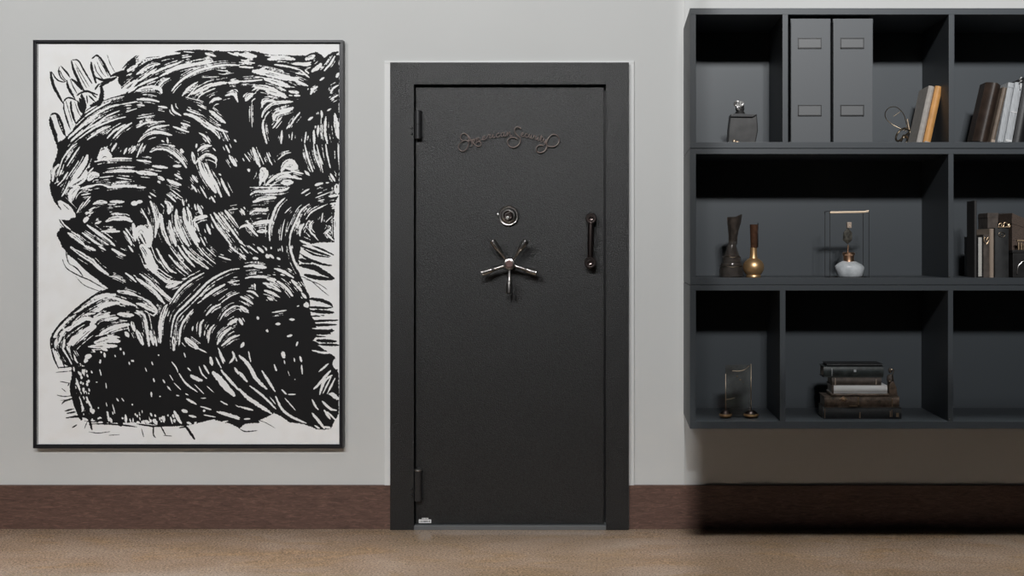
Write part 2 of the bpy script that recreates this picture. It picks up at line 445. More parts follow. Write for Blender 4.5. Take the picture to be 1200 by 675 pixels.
# ---- row 1: box files
BF = -.335
a = P(926.8, 21.5, BF); b = P(973.6, 166, BF)
w = b.x-a.x; h = a.z-ZR1
bf = thing('box_file', 'left grey upright box file with two label holders', 'box file', ((a.x+b.x)/2, BF+.13, ZR1), 'grey box files on the top shelf')
bm = nbm(); box(bm, a.x, b.x, BF+.006, BF+.21, ZR1, a.z-.004, .004)
obj('box_body', bm, 'box_grey', bf)
bm = nbm(); box(bm, a.x+.001, b.x-.001, BF, BF+.008, ZR1, a.z-.004, .003)
obj('front_flap', bm, 'box_grey', bf)
bm = nbm(); box(bm, a.x-.0008, b.x+.0008, BF+.004, BF+.211, a.z-.02, a.z, .003)
obj('box_lid', bm, 'box_grey', bf)
for py0, py1 in ((44.5,57),(123,136)):
    lh = nbm()
    q0 = P(935, py1, BF); q1 = P(962.6, py0, BF); e = .004
    box(lh, q0.x, q1.x, BF-.004, BF, q1.z-e, q1.z, .0008); box(lh, q0.x, q1.x, BF-.004, BF, q0.z, q0.z+e*1.3, .0008)
    box(lh, q0.x, q0.x+e, BF-.004, BF, q0.z, q1.z, .0008); box(lh, q1.x-e, q1.x, BF-.004, BF, q0.z, q1.z, .0008)
    hl = obj('label_holder', lh, 'iron', bf, 'dark label holder frame')
    obj('label_card', box(nbm(), q0.x+e*.6, q1.x-e*.6, BF-.0025, BF, q0.z+e*.8, q1.z-e*.6, .0006), 'box_label_grey', hl, 'plain grey card')
b2 = copy_tree(bf); b2.location.x += X(1023.3, BF)-X(973.6, BF)+0.0
b2['label'] = 'right grey upright box file with two label holders'

# ---- generic upright book with spine towards the viewer; leaning by angle
def book(label, px0, px1, pytop, zfloor, yf, cover, pages='paper', lean=0.0, depth=.17, round_=.25, bands=(), band_m='gilt', group='upright books on the shelves', title=None, pages_front=False, open_top=True):
    p0, p1 = P(px0, 0, yf), P(px1, 0, yf); th = p1.x-p0.x
    H = (Z(pytop, yf)-zfloor)/math.cos(lean)
    th = th*math.cos(lean)
    pivot = Vector((p1.x if lean > 0 else p0.x, yf, zfloor))
    t = thing('book', label, 'book', ((p0.x+p1.x)/2, yf+depth/2, zfloor), group)
    Rm = Matrix.Translation(pivot) @ Matrix.Rotation(lean, 4, 'Y') @ Matrix.Translation(-pivot)
    x0, x1 = pivot.x-(th if lean > 0 else 0), pivot.x+(0 if lean > 0 else th)
    c = min(.003, th*.16)
    bm = nbm()
    if not pages_front:
        n = 12; prof = []
        for k in range(n+1):
            u = k/n; prof.append((x0+(x1-x0)*u, yf+th*round_*(1-math.sin(PI*u)) ))
        a_ = [bm.verts.new((x, y, zfloor)) for x, y in prof]; b_ = [bm.verts.new((x, y, zfloor+H)) for x, y in prof]
        a2 = [bm.verts.new((x0+c+(x1-x0-2*c)*k/n, y+c, zfloor)) for k, (x, y) in enumerate(prof)]
        b2_ = [bm.verts.new((x0+c+(x1-x0-2*c)*k/n, y+c, zfloor+H)) for k, (x, y) in enumerate(prof)]
        for k in range(n):
            f = bm.faces.new((a_[k], a_[k+1], b_[k+1], b_[k])); f.smooth = True
            bm.faces.new((a2[k], b2_[k], b2_[k+1], a2[k+1])); bm.faces.new((b_[k], b_[k+1], b2_[k+1], b2_[k])); bm.faces.new((a_[k], a2[k], a2[k+1], a_[k+1]))
        bm.faces.new((a_[0], b_[0], b2_[0], a2[0])); bm.faces.new((a_[n], a2[n], b2_[n], b_[n]))
    y1 = yf+th*round_
    box(bm, x0, x0+c, y1-.0005, yf+depth, zfloor, zfloor+H, c*.25); box(bm, x1-c, x1, y1-.0005, yf+depth, zfloor, zfloor+H, c*.25)
    bmesh.ops.transform(bm, matrix=Rm, verts=bm.verts[:])
    cv = obj('cover', bm, cover, t)
    pg = nbm(); e = .004
    box(pg, x0+c*.9, x1-c*.9, y1+(c if not pages_front else .001), yf+depth-e, zfloor+(e if zfloor else 0), zfloor+H-e, .0006, mtx=Rm)
    obj('pages', pg, pages, t)
    if bands:
        for u, hh in bands:
            bb = nbm(); box(bb, x0+th*.10, x1-th*.10, yf-.0012, yf+th*round_*.4+.001, zfloor+H*u, zfloor+H*u+hh, .0006, mtx=Rm)
            obj('spine_band', bb, band_m, cv)
    return t, Rm, (x0, x1, H)

# ---- row 1, left cell: small silver topped trophy
TY = -.28
t = thing('trophy', 'dark pewter plaque trophy with a silver knot finial', 'trophy', P(870, 166, TY)*1.0)
t.location = (X(870,TY), TY, ZR1)
zz = lambda py: ZR1+(166-py)*(CAMD+TY)/F
bm = nbm()
prism(bm, [(X(853,TY),zz(166)),(X(885,TY),zz(166)),(X(888.5,TY),zz(150)),(X(887,TY),zz(131)),(X(856,TY),zz(131)),(X(854,TY),zz(148))], TY, TY+.055, .004)
pb = obj('plaque', bm, 'pewter', t)
bm = nbm(); prism(bm, [(X(856,TY),zz(134.5)),(X(882,TY),zz(134.8)),(X(887,TY),zz(131.4)),(X(860,TY),zz(130.4))], TY-.008, TY+.02, .002)
obj('plaque_lip', bm, 'hinge_steel', pb)
bm = nbm(); lathe(bm, [(.024,0),(.022,.006),(.016,.016),(.019,.024),(.017,.038),(.012,.05)], (X(868,TY), TY+.025, zz(131)), seg=28)
obj('neck', bm, 'pewter', t)
bm = nbm(); cc = Vector((X(866.5,TY), TY+.012, zz(119.8)))
pts = []
for k in range(60):
    a = 2*PI*k/60
    pts.append(cc+Vector(((math.sin(a)+2*math.sin(2*a))*.0062, -math.sin(3*a)*.008, (math.cos(a)-2*math.cos(2*a))*.0068)))
tube(bm, pts, .0052, 10, closed=True)
obj('finial', bm, 'silver', t, 'polished silver knot finial')
bm = nbm(); blob(bm, (X(860,TY), TY-.010, ZR1+.009), (.008,.007,.009), 2, .12, 4); blob(bm, (X(864,TY), TY-.008, ZR1+.006), (.008,.006,.006), 2, .12, 5)
obj('foot_ornament', bm, 'pale_gold', t, 'small bright brass foot ornament')

# ---- row 1, third cell: wire loop sculpture and two books
WY = -.27
s = thing('wire_sculpture', 'looped brass wire sculpture beside the cream and tan books', 'sculpture', (X(1055,WY), WY, ZR1))
zz = lambda py: ZR1+(165.8-py)*(CAMD+WY)/F
Wp = lambda x, y, d=0: Vector((X(x,WY), WY+d, zz(y)))
def wire(pts, r, n=7, ds=None):
    q = smooth([(p[0], p[1], p[2] if len(p) > 2 else 0) for p in pts], n)
    return tube(nbm(), [Wp(*v) for v in q], r, 8)
obj('upper_loop', wire([(1064,148.5),(1061,141,-.01),(1058,131,-.01),(1051,123,-.005),(1043,122.5),(1038,128,.005),(1039,135,.01),(1045,141,.01),(1053,146,.005),(1062,150)], .0018), 'brass_wire', s)
obj('cross_wire', wire([(1047,133),(1051,130.5),(1056,127)], .0012), 'brass_wire', s)
obj('lower_loop', wire([(1066,150),(1058,148,-.02),(1050,153,-.03),(1048,160,-.02),(1053,162,.0),(1061,156,.02),(1066,152,.01)], .0042), 'brass_wire', s)
obj('upright_pin', tube(nbm(), [Wp(1063.2,136), Wp(1064.5,143), Wp(1066.5,152)], [.0026,.0032,.003], 8), 'pale_gold', s, 'pale gold pin')
bm = nbm(); 
for q in range(4):
    k = smooth([(1054+q,162+q*.5,-.02+q*.012),(1058,155.5+q,-.01),(1064,158+q*.6,.0),(1062,163.5,.01),(1056,165.1,-.01)], 6)
    tube(bm, [Wp(*v) for v in k], .0026, 8)
obj('coiled_base', bm, 'brass_wire', s)
lean = math.radians(12.3)
book('cream spined book leaning right beside the brass wire sculpture', 1074, 1081, 101.5, ZR1, -.262, 'cream_cloth', lean=lean, depth=.13, round_=.3)
book('tan orange leather book leaning right against the shelf divider', 1082, 1090.5, 101.8, ZR1, -.262, 'tan_leather', lean=lean, depth=.13, round_=.25, bands=((.015,.006),), band_m='cream_cloth')

# ---- row 1, right cell
lean2 = math.radians(13)
book('thick dark brown rounded leather book on the top right shelf', 1141.5, 1160, 99, ZR1, -.30, 'brown_leather', lean=lean2, depth=.09, round_=.45)
book('slim taupe book tight beside the thick dark brown one', 1160.6, 1165.8, 103, ZR1, -.30, 'taupe_leather', lean=lean2, depth=.09, round_=.3, bands=((.01,.012),), band_m='beige_stone')
book('first of two pale grey spined books leaning on the top right shelf', 1169, 1176, 97.5, ZR1, -.30, 'grey_paper', lean=lean2*.8, depth=.09, round_=.15, bands=((.02,.005),(.92,.006)), band_m='grey_paper')
book('second of two pale grey spined books, nearer the frame edge', 1177, 1186, 97.5, ZR1, -.30, 'grey_paper', lean=lean2*.8, depth=.09, round_=.15, bands=((.02,.008),(.5,.004)), band_m='label_white')
book('tall black book behind the pale grey spined ones', 1187.5, 1201, 92, ZR1, -.285, 'black_leather', lean=lean2*.8, depth=.2, round_=.2)
book('black book at the frame edge right of the pale grey books', 1202.5, 1219, 99, ZR1, -.285, 'black_leather', lean=lean2*.8, depth=.2, round_=.2)
bm = nbm(); c0 = P(1196.2, 95, -.31)
tube(bm, [c0+Vector((math.cos(k*.5)*.006*(1-k/60), math.sin(k*.5)*.005, -.012+k*.0011)) for k in range(28)], .0022, 8)
tube(bm, [c0+Vector((0,0,-.012)), c0+Vector((.0,.0,-.03)), c0+Vector((-.004,.03,-.045))], .0022, 8)
solo('book_ribbon_clip', bm, 'silver', 'small silver spiral clip on top of the black book', 'clip')

# ---- row 2: vases
VY = -.25
zz2 = lambda py: ZR2+(325.8-py)*(CAMD+VY)/F
def vase_prof(cx, prof): return [(S(r, VY), zz2(py)-ZR2) for py, r in prof]
v = thing('vase', 'smoky dark glass vase with flared neck', 'vase', (X(858,VY), VY, ZR2), 'vases on the middle shelf')
bm = nbm(); lathe(bm, vase_prof(0, [(326,12),(325,14.2),(320,14.8),(313,13.6),(309,12.4),(308.5,10.8),(306,11.2),(302.5,10.6),(302,9.6),(297,7.6),(291,5.8),(288,5)]), (X(857.5,VY), VY, ZR2), seg=10)
obj('vase_body', bm, 'smoked_glass', v)
bm = nbm(); N = 36; ring = []
for j, (py, r, dx) in enumerate([(288,4.8,1.0),(284,4.8,1.4),(278,5.0,1.6),(270,6.0,2.0),(262,7.6,2.8),(256,8.3,3.4),(255.5,7.7,3.4),(262,7.0,2.8),(272,5.2,2.0),(284,4.0,1.4)]):
    R = []
    for k in range(N):
        a = 2*PI*k/N; rr = S(r, VY)*(1+.07*math.cos(6*a))
        tilt = S(3.2,VY)*max(0,math.cos(a))*(1 if 255 <= py <= 257 else 0)
        R.append(bm.verts.new((X(857.5+dx,VY)+rr*math.cos(a), VY+rr*math.sin(a), zz2(py)+tilt)))
    ring.append(R)
for A, B in zip(ring, ring[1:]):
    for k in range(N):
        f = bm.faces.new((A[k],A[(k+1)%N],B[(k+1)%N],B[k])); f.smooth = True
obj('vase_neck', bm, 'smoked_glass', v)
bm = nbm()
for py, r in ((302.2,10.4),(313.5,13.8)):
    tube(bm, [Vector((X(857.5,VY)+S(r,VY)*math.cos(a), VY+S(r,VY)*math.sin(a), zz2(py)+.002*math.sin(5*a))) for a in [2*PI*k/40 for k in range(40)]], .0013, 6, closed=True)
obj('rim_line', bm, 'brass_wire', v, 'thin worn brass ring')
g = thing('vase', 'polished gold bulb vase with a slim brown neck', 'vase', (X(883,-.30), -.30, ZR2), 'vases on the middle shelf')
GY = -.30
bm = nbm(); lathe(bm, [(S(r,GY), (326-py)*(CAMD+GY)/F) for py, r in [(326,8),(325,8.6),(323.6,8.4),(323,8.0),(321,9.8),(318,11.6),(314,12.4),(310,11.6),(307,9.8),(304.8,7.2),(303.5,4.9),(300,4.1),(294,3.9),(291,3.9)]], (X(883,GY), GY, ZR2), seg=48)
obj('vase_bulb', bm, 'gold', g, 'polished gold bulb')
bm = nbm()
lathe(bm, [(S(r,GY), (326-py)*(CAMD+GY)/F) for py, r in [(291.5,3.9),(285,4.1),(275,4.5),(264,4.9),(264.2,4.2),(275,3.9),(288,3.2)]], (X(883.5,GY), GY, ZR2), seg=30)
obj('vase_neck', bm, 'brown_glass', g, 'dark brown neck')
bm = nbm(); tube(bm, [P(888.2,261.5,GY), P(888,290,GY)], .0022, 8)
obj('neck_rib', bm, 'iron', g)

# ---- row 2: display frame with ornament inside
DY = -.30
zd = lambda py: ZR2+(325.8-py)*(CAMD+DY)/F
dx0, dx1 = X(972.6,DY), X(1018.3,DY); dd = .09; ztop = zd(247.5)
f = thing('display_frame', 'thin black wire display frame with a gold top bar', 'display frame', ((dx0+dx1)/2, DY+dd/2, ZR2))
bm = nbm(); e = .0022
for x in (dx0, dx1):
    obj('upright', box(nbm(), x-e/2, x+e/2, DY-e/2, DY+e/2, ZR2, ztop, .0004), 'iron', f)
    obj('upright', box(nbm(), x-e/2, x+e/2, DY+dd-e/2, DY+dd+e/2, ZR2, ztop, .0004), 'iron', f)
bm = nbm()
box(bm, dx0, dx1, DY-e, DY+e, ZR2, ZR2+.002); box(bm, dx0, dx1, DY+dd-e, DY+dd+e, ZR2, ZR2+.002)
box(bm, dx0-e, dx0+e, DY, DY+dd, ZR2, ZR2+.002); box(bm, dx1-e, dx1+e, DY, DY+dd, ZR2, ZR2+.002)
for x in (dx0, dx1): obj('top_rail', box(nbm(), x-e/2, x+e/2, DY+e/2, DY+dd-e/2, ztop-.002, ztop), 'iron', f)
obj('base_frame', bm, 'iron', f)
bm = nbm(); prism(bm, [(dx0,zd(250.8)),(dx0+.012,zd(250.9)),(X(1012,DY),zd(250.2)),(dx1-.002,zd(249.4)),(dx1,zd(247)),(X(1013,DY),zd(248.0)),(dx0,zd(248.6))], DY-.003, DY+.012, .001)
obj('top_bar', bm, 'pale_gold', f, 'bright gold top bar')
OY = DY+.050
zo = lambda py: ZR2+(325.8-py)*(CAMD+OY)/F
o = thing('ornament', 'white marble flask ornament with rose gold collar inside the wire frame', 'ornament', (X(995,OY), OY, ZR2))
prof = [(326,12.5),(324.5,14.8),(319,16.6),(314,17.2),(311,15.2),(308.5,10.5),(307,7)]
bm = nbm(); lathe(bm, [(S(r,OY), zo(py)-ZR2) for py, r in prof], (X(995.5,OY), OY, ZR2), seg=14)
rnd = random.Random(9)
for vv in bm.verts:
    vv.co.x += rnd.uniform(-.002,.002); vv.co.y = OY+(vv.co.y-OY)*.75; 
    vv.co.z += (vv.co.x-X(995.5,OY))*-.05*(vv.co.z-ZR2)/.06
for ff in bm.faces: ff.smooth = False
bmesh.ops.bevel(bm, geom=[e_ for e_ in bm.edges], offset=.002, segments=2, affect='EDGES')
for ff in bm.faces: ff.smooth = True
obj('marble_body', bm, 'marble', o, 'white veined marble body')
obj('collar', lathe(nbm(), [(S(r,OY), zo(py)-ZR2) for py, r in [(307.6,6.5),(305,6.1),(300.5,6.3),(299.5,7.2),(297.5,7.2),(296.8,6.2)]], (X(994.5,OY), OY, ZR2), seg=32), 'rose_gold', o, 'rose gold collar')
obj('stem', tube(nbm(), [Vector((X(993.4,OY),OY,zo(298))), Vector((X(994,OY),OY,zo(288)))], [.0035,.0028], 10), 'rose_gold', o, 'rose gold stem')
bm = nbm(); blob(bm, (X(993.3,OY), OY, zo(277.8)), (S(6.4,OY), .012, S(10.2,OY)), 1, .07, 21, True)
obj('stone', bm, 'dark_stone', o, 'dark faceted stone')
obj('top_cap', box(nbm(), X(992.2,OY), X(997.6,OY), OY-.008, OY+.008, zo(268.4), zo(261.5), .003), 'beige_stone', o, 'small beige cap')
blob_ = nbm(); blob(blob_, (X(995.5,OY), OY-.004, zo(265.5)), (.006,.006,.004), 2)
obj('cap_stud', blob_, 'pale_gold', o)

# ---- row 2, right cell: tall folder, small books and boxes
g2 = 'books and boxes on the middle right shelf'
book('tall thin black folder standing left of the decorated books', 1142.2, 1144.8, 235, ZR2, -.31, 'dark_cover', depth=.085, round_=.3, group=g2)
book('slim black book with cream page edges beside the tall folder', 1146.2, 1152, 277, ZR2, -.31, 'black_leather', pages_front=True, depth=.15, group=g2)
tb, _, _ = book('umber book with a gilt heart ornament near its top', 1152.6, 1160, 275, ZR2, -.31, 'umber_cloth', depth=.15, round_=.1, group=g2)
bm = nbm(); hp = lambda a, b: P(1156+a, 281+b, -.313)
tube(bm, [hp(a,b) for a, b in smooth([(0,5),(-2.6,1.5),(-2.2,-2.4),(-.4,-1.6),(.2,.4),(1.8,-2.8),(3,-.2),(1.6,3),(0,5)], 5)], .0015, 8)
obj('gilt_ornament', bm, 'gilt', tb, 'gilt heart shaped ornament')
book('worn book with a pale rounded spine next to the gilt heart book', 1160.6, 1165.6, 268, ZR2, -.315, 'beige_stone', depth=.15, round_=.5, group=g2)
tb, _, _ = book('thick charcoal book with a round gilt medallion on the spine', 1166.4, 1182.4, 267, ZR2, -.315, 'charcoal_cloth', depth=.18, round_=.08, group=g2)
bm = nbm(); mc = P(1174, 275, -.316)
tube(bm, [mc+Vector((math.cos(a)*S(3.6), 0, math.sin(a)*S(2.6))) for a in [2*PI*k/24 for k in range(24)]], .0011, 6, closed=True)
blob(bm, mc, (.004,.003,.003), 2)
obj('medallion', bm, 'brass_wire', tb, 'small gilt medallion')
RY = -.13
def casebox(label, px0, px1, py, yf, m, d=.09, zf=ZR2):
    t = thing('storage_box', label, 'box', (X((px0+px1)/2,yf), yf+d/2, zf), g2)
    zt = Z(py, yf)
    obj('box_body', box(nbm(), X(px0,yf), X(px1,yf), yf, yf+d, zf, zt-.02, .002), m, t)
    obj('box_lid', box(nbm(), X(px0,yf)-.001, X(px1,yf)+.001, yf-.001, yf+d+.001, zt-.022, zt, .003), m, t)
    return t
t1 = casebox('tall pewter brown box behind the worn pale spined book', 1157.5, 1170.3, 249.5, RY, 'umber_cloth', .10)
t2 = casebox('tall dark box behind the thick charcoal book with the medallion', 1171.4, 1184, 249.5, RY, 'charcoal_cloth', .10)
bm = nbm(); kp = lambda a, b: P(1176.5+a, 263.5+b, -.318)
# gilt clasp ornament lying on the charcoal book
tube(bm, [kp(a,b) for a, b in smooth([(-6,2.6),(-5.5,-1),(-2.5,-1.5),(-3,2),(-.5,1.5),(.5,-2.5),(3.5,-2.2),(4.5,.8),(6.5,-1),(7,1.6),(2,2.4)], 5)], .0019, 8)
tube(bm, [kp(-7,2.8), kp(7.5,2.8)], .0017, 8)
solo('gilt_clasp', bm, 'gilt', 'coiled gilt clasp lying on top of the thick charcoal book', 'clasp')
bx = thing('woven_box', 'brown woven box with a sloping lid at the frame edge', 'box', (X(1203,-.27), -.205, ZR2), g2)
yb = -.27
bm = nbm(); prism(bm, [(X(1186,yb),ZR2),(X(1222,yb),ZR2),(X(1222,yb),Z(274,yb)),(X(1186,yb),Z(262,yb))], yb, yb+.13, .002)
obj('box_body', bm, 'woven_brown', bx)
bm = nbm(); prism(bm, [(X(1185.3,yb),Z(262,yb)),(X(1222.6,yb),Z(274,yb)),(X(1222.6,yb),Z(266,yb)),(X(1186,yb),Z(249.5,yb))], yb-.002, yb+.132, .002)
obj('box_lid', bm, 'woven_brown', bx)
cy = -.33
ck = thing('casket', 'dark low casket with a curved metal handle in front of the woven box', 'box', (X(1203,cy), cy+.025, ZR2), g2)
obj('casket_body', box(nbm(), X(1187,cy), X(1222,cy), cy, cy+.05, ZR2, Z(297,cy), .004), 'pewter', ck)
obj('casket_lid', box(nbm(), X(1186.4,cy), X(1222.6,cy), cy-.002, cy+.052, Z(297,cy)+.0005, Z(293,cy), .003), 'pewter', ck)
obj('casket_handle', tube(nbm(), [P(a,b,cy-.004) for a, b in smooth([(1192,321),(1193,313),(1197,307.5),(1203,305.5),(1210,307),(1215,313),(1216,321)], 5)], .0022, 8), 'chrome', ck, 'curved bright handle')
cl2 = nbm()
for q in range(3):
    box(cl2, X(1194.5+q*3.4,cy), X(1196.5+q*3.4,cy), cy-.001+.012, cy+.02, Z(293,cy)+.0005, Z(284+q*.5,cy), .0015)
box(cl2, X(1193.5,cy), X(1206,cy), cy+.010, cy+.022, Z(282,cy)-.004, Z(281,cy), .0015)
tag = obj('lid_figure', cl2, 'gilt', ck, 'small gilt figures on the lid')

# ---- row 3: glass plaque on gold feet
PYY = -.26
zp = lambda py: ZR3+(488.5-py)*(CAMD+PYY)/F
p = thing('plaque_stand', 'smoked glass plaque held by two rods on round gold feet', 'plaque', (X(865,PYY), PYY, ZR3))
obj('glass_plate', box(nbm(), X(850,PYY), X(880,PYY), PYY-.002, PYY+.002, ZR3+.010, zp(427), .0006), 'smoked_plate', p)
for px, top, r in ((850.2,437,8.0),(880,425.5,9.3)):
    c = Vector((X(px,PYY), PYY-.002, ZR3)); r = S(r,PYY)*.97
    obj('rod', tube(nbm(), [c+Vector((0,-.004,.012)), Vector((X(px-.1,PYY), PYY-.006, zp(top)))], [.0020,.0011], 8), 'pale_gold', p)
    ft = obj('foot', lathe(nbm(), [(r*.45,0),(r*.8,.003),(r,.010),(r*.96,.015),(r*.86,.017)], c, seg=36), 'gold', p)
    obj('foot_cap', lathe(nbm(), [(r*.84,.016),(r*.78,.022),(r*.5,.030),(r*.2,.034),(.001,.0345)], c, seg=36), 'black_chrome', ft, 'dark polished dome')
bm = nbm()
obj('plate_inlay', tube(nbm(), [P(a,b,PYY-.004) for a, b in smooth([(851,468.3),(856,467.5),(861,466)], 5)], .0011, 6), 'brass_wire', p)
tube(bm, [P(a,b,PYY-.004) for a, b in smooth([(858,434.5),(866,434.8),(873,433),(878,428.5)], 5)], [.0006]+[.0012]*14+[.0006], 6)
for a, b, r in ((864,441,.004),(867.5,445,.0045),(871,448,.0025)):
    obj('plate_inlay', blob(nbm(), P(a,b,PYY-.003), (r,.0015,r*.7), 2, .2, 3), 'brass_wire', p)
obj('plate_inlay', bm, 'brass_wire', p, 'brass inlay marks on the glass')

# ---- row 3: stack of books lying flat, spines forward
SY = -.30
gs = 'old books lying in a stack on the bottom shelf'
sc = (CAMD+SY)/F
def flat(label, px0, px1, z, th_px, cover, pages='paper', depth=.15, yf=SY, deco=(), deco_m='gilt', rot=0.0, pages_front=False, c=.0028):
    th = th_px*sc; x0, x1 = X(px0,yf), X(px1,yf)
    t = thing('book', label, 'book', ((x0+x1)/2, yf+depth/2, z), gs)
    piv = Vector(((x0+x1)/2, yf+depth/2, 0)); Rm = Matrix.Translation(piv) @ Matrix.Rotation(rot,4,'Z') @ Matrix.Translation(-piv)
    bm = nbm()
    box(bm, x0, x1, yf+.004, yf+depth, z, z+c, .0008, mtx=Rm); box(bm, x0, x1, yf+.004, yf+depth, z+th-c, z+th, .0008, mtx=Rm)
    if not pages_front:
        n = 10; A = []; B = []; A2 = []; B2 = []
        for k in range(n+1):
            u = k/n; y = yf+.006-.006*math.sin(PI*u)
            A.append(bm.verts.new(Rm @ Vector((x0,y,z+th*u)))); B.append(bm.verts.new(Rm @ Vector((x1,y,z+th*u))))
            A2.append(bm.verts.new(Rm @ Vector((x0,y+.003,z+c+(th-2*c)*u)))); B2.append(bm.verts.new(Rm @ Vector((x1,y+.003,z+c+(th-2*c)*u))))
        for k in range(n):
            ff = bm.faces.new((A[k],B[k],B[k+1],A[k+1])); ff.smooth = True
            bm.faces.new((A2[k],A2[k+1],B2[k+1],B2[k])); bm.faces.new((A[k],A[k+1],A2[k+1],A2[k])); bm.faces.new((B[k],B2[k],B2[k+1],B[k+1]))
    cv = obj('cover', bm, cover, t)
    obj('pages', box(nbm(), x0+.004, x1-.004, yf+(.0085 if not pages_front else .005), yf+depth-.004, z+c, z+th-c, .0006, mtx=Rm), pages, t)
    if deco:
        for u0, u1, v0, v1 in deco:
            bb = nbm(); box(bb, x0+(x1-x0)*u0, x0+(x1-x0)*u1, yf-.0012, yf+.004, z+th*v0, z+th*v1, .0004, mtx=Rm)
            obj('spine_band', bb, deco_m, cv, 'small pale mark on the spine')
    return t, z+th
zc = ZR3
_, zc = flat('black book with gilt bands at the bottom of the stack', 965, 1056.5, zc, 13.6, 'charcoal_cloth', deco=((.014,.022,.1,.9),(.46,.475,.1,.6),(.85,.862,.2,.7),(.872,.88,.2,.8),(.93,.965,.2,.55)), depth=.11)
bt, zc = flat('brown book with a gilt diamond on the spine, second from the bottom', 966.5, 1054, zc, 13.0, 'worn_brown', deco=((.44,.46,.25,.95),(.33,.44,.12,.18),(.90,.91,.1,.8)), depth=.11)
bm = nbm(); q = P(988.5, 468, SY-.002)
for s_, yy in ((.016,-.0005),):
    prism(bm, [(q.x-.017,q.z),(q.x,q.z-.010),(q.x+.017,q.z),(q.x,q.z+.012)], SY-.0025, SY+.004, .001)
blob(bm, q+Vector((0,-.001,0)), (.005,.004,.004), 2)
obj('gilt_diamond', bm, 'gilt', bt, 'gilt diamond clasp')
_, zc = flat('thin worn brown book under the white paged one', 974, 1042, zc, 3.4, 'worn_brown', depth=.10, c=.002)
_, zc = flat('white paged book in the middle of the stack', 975, 1040, zc, 9.6, 'label_white', pages='label_white', depth=.10, c=.002, deco=((0,.03,0,1),), deco_m='umber_cloth')
_, zc = flat('umber cloth book below the topmost book', 975, 1033, zc, 9.2, 'umber_cloth', depth=.10, deco=((.06,.075,.05,.95),(.885,.9,.1,.8)), deco_m='beige_stone')
_, zc = flat('thick black green leather book near the top of the stack', 965.5, 1035.5, zc, 13.0, 'green_black_leather', depth=.09, deco=((.13,.14,.15,.8),(.50,.54,.5,.72)), deco_m='grey_paper')
_, zc = flat('thin black book topmost on the stack', 969, 1034.5, zc, 3.0, 'black_leather', depth=.09, yf=SY+.006, c=.002)
# cast figurine leaning beside the stack
QY = -.285
fg = thing('figurine', 'small bronze figurine leaning behind the right end of the book stack', 'figurine', (X(1044,QY+.06), QY+.06, zc))
base_z = ZR3+26.6*sc
fg.location = (X(1046,QY), QY, base_z)
zf = lambda py: base_z+(461.5-py)*(CAMD+QY)/F
bm = nbm(); prism(bm, [(X(1041.5,QY),base_z),(X(1052,QY),base_z),(X(1051,QY),zf(452)),(X(1047.5,QY),zf(444)),(X(1043,QY),zf(446)),(X(1041.6,QY),zf(453))], QY, QY+.035, .004)
obj('robe', bm, 'worn_brown', fg)
bm = nbm(); lathe(bm, [(.010,0),(.014,.01),(.013,.028),(.006,.036)], (X(1044.5,QY), QY+.016, zf(447)), seg=16)
blob(bm, (X(1044.5,QY), QY+.014, zf(432)), (.009,.009,.011), 2, .05)
obj('torso', bm, 'umber_cloth', fg)
bm = nbm(); tube(bm, [P(a,b,QY-.003) for a, b in smooth([(1047,446),(1046,439),(1047.5,434),(1044.5,433),(1043.5,437)], 5)], .0016, 8)
blob(bm, P(1043,447,QY-.002), (.004,.004,.004), 2)
obj('crook', bm, 'brass_wire', fg, 'brass crook')

# ------------------------------------------------------------------ the big abstract painting
AY = -.034
ax0, ax1, az0, az1 = X(38.6,AY), X(401.6,AY), Z(525.5,AY), Z(46.8,AY)
art = thing('framed_painting', 'large abstract black and white brush painting in a slim black frame', 'painting', ((ax0+ax1)/2, AY/2, az0))
def frame_bars(bm, x0, x1, z0, z1, w, ya, yb, bev):
    box(bm, x0, x1, ya, yb, z0, z0+w, bev); box(bm, x0, x1, ya, yb, z1-w, z1, bev)
    box(bm, x0, x0+w, ya, yb, z0+w, z1-w, bev); box(bm, x1-w, x1, ya, yb, z0+w, z1-w, bev)
bm = nbm(); frame_bars(bm, ax0, ax1, az0, az1, S(3.0,AY), AY, -.001, .0008)
fo = obj('frame', bm, 'frame_black', art, 'slim black frame')
w_ = S(3.4,AY)
bm = nbm(); frame_bars(bm, ax0+w_, ax1-w_, az0+w_, az1-w_, S(1.1,AY), AY+.010, -.002, .0004)
obj('inner_lip', bm, 'frame_inner', fo, 'dark inner lip')
obj('backing_board', box(nbm(), ax0+.004, ax1-.004, -.010, -.002, az0+.004, az1-.004), 'frame_black', art)

SCL = 2.0
CX0, CX1, CY0, CY1 = 43.0, 397.4, 51.2, 521.2
W, H = int((CX1-CX0)*SCL)+1, int((CY1-CY0)*SCL)+1
rng = np.random.default_rng(5)
def vnoise(w, h, cell, seed):
    r = np.random.default_rng(seed); gw, gh = int(w/cell)+3, int(h/cell)+3; g = r.random((gh, gw))
    xs = np.arange(w)/cell; ys = np.arange(h)/cell
    xi = xs.astype(int); yi = ys.astype(int); fx = xs-xi; fy = ys-yi
    fx = fx*fx*(3-2*fx); fy = fy*fy*(3-2*fy)
    a = g[yi][:, xi]*(1-fx)+g[yi][:, xi+1]*fx; b = g[yi+1][:, xi]*(1-fx)+g[yi+1][:, xi+1]*fx
    return a*(1-fy)[:, None]+b*fy[:, None]
N1 = vnoise(W, H, 3.2, 1)-.5; N2 = vnoise(W, H, 9, 2)-.5; N3 = vnoise(W, H, 1.6, 3)-.5
EDGE = N1*1.8+N2*1.1+N3*1.2
V = np.ones((H, W))
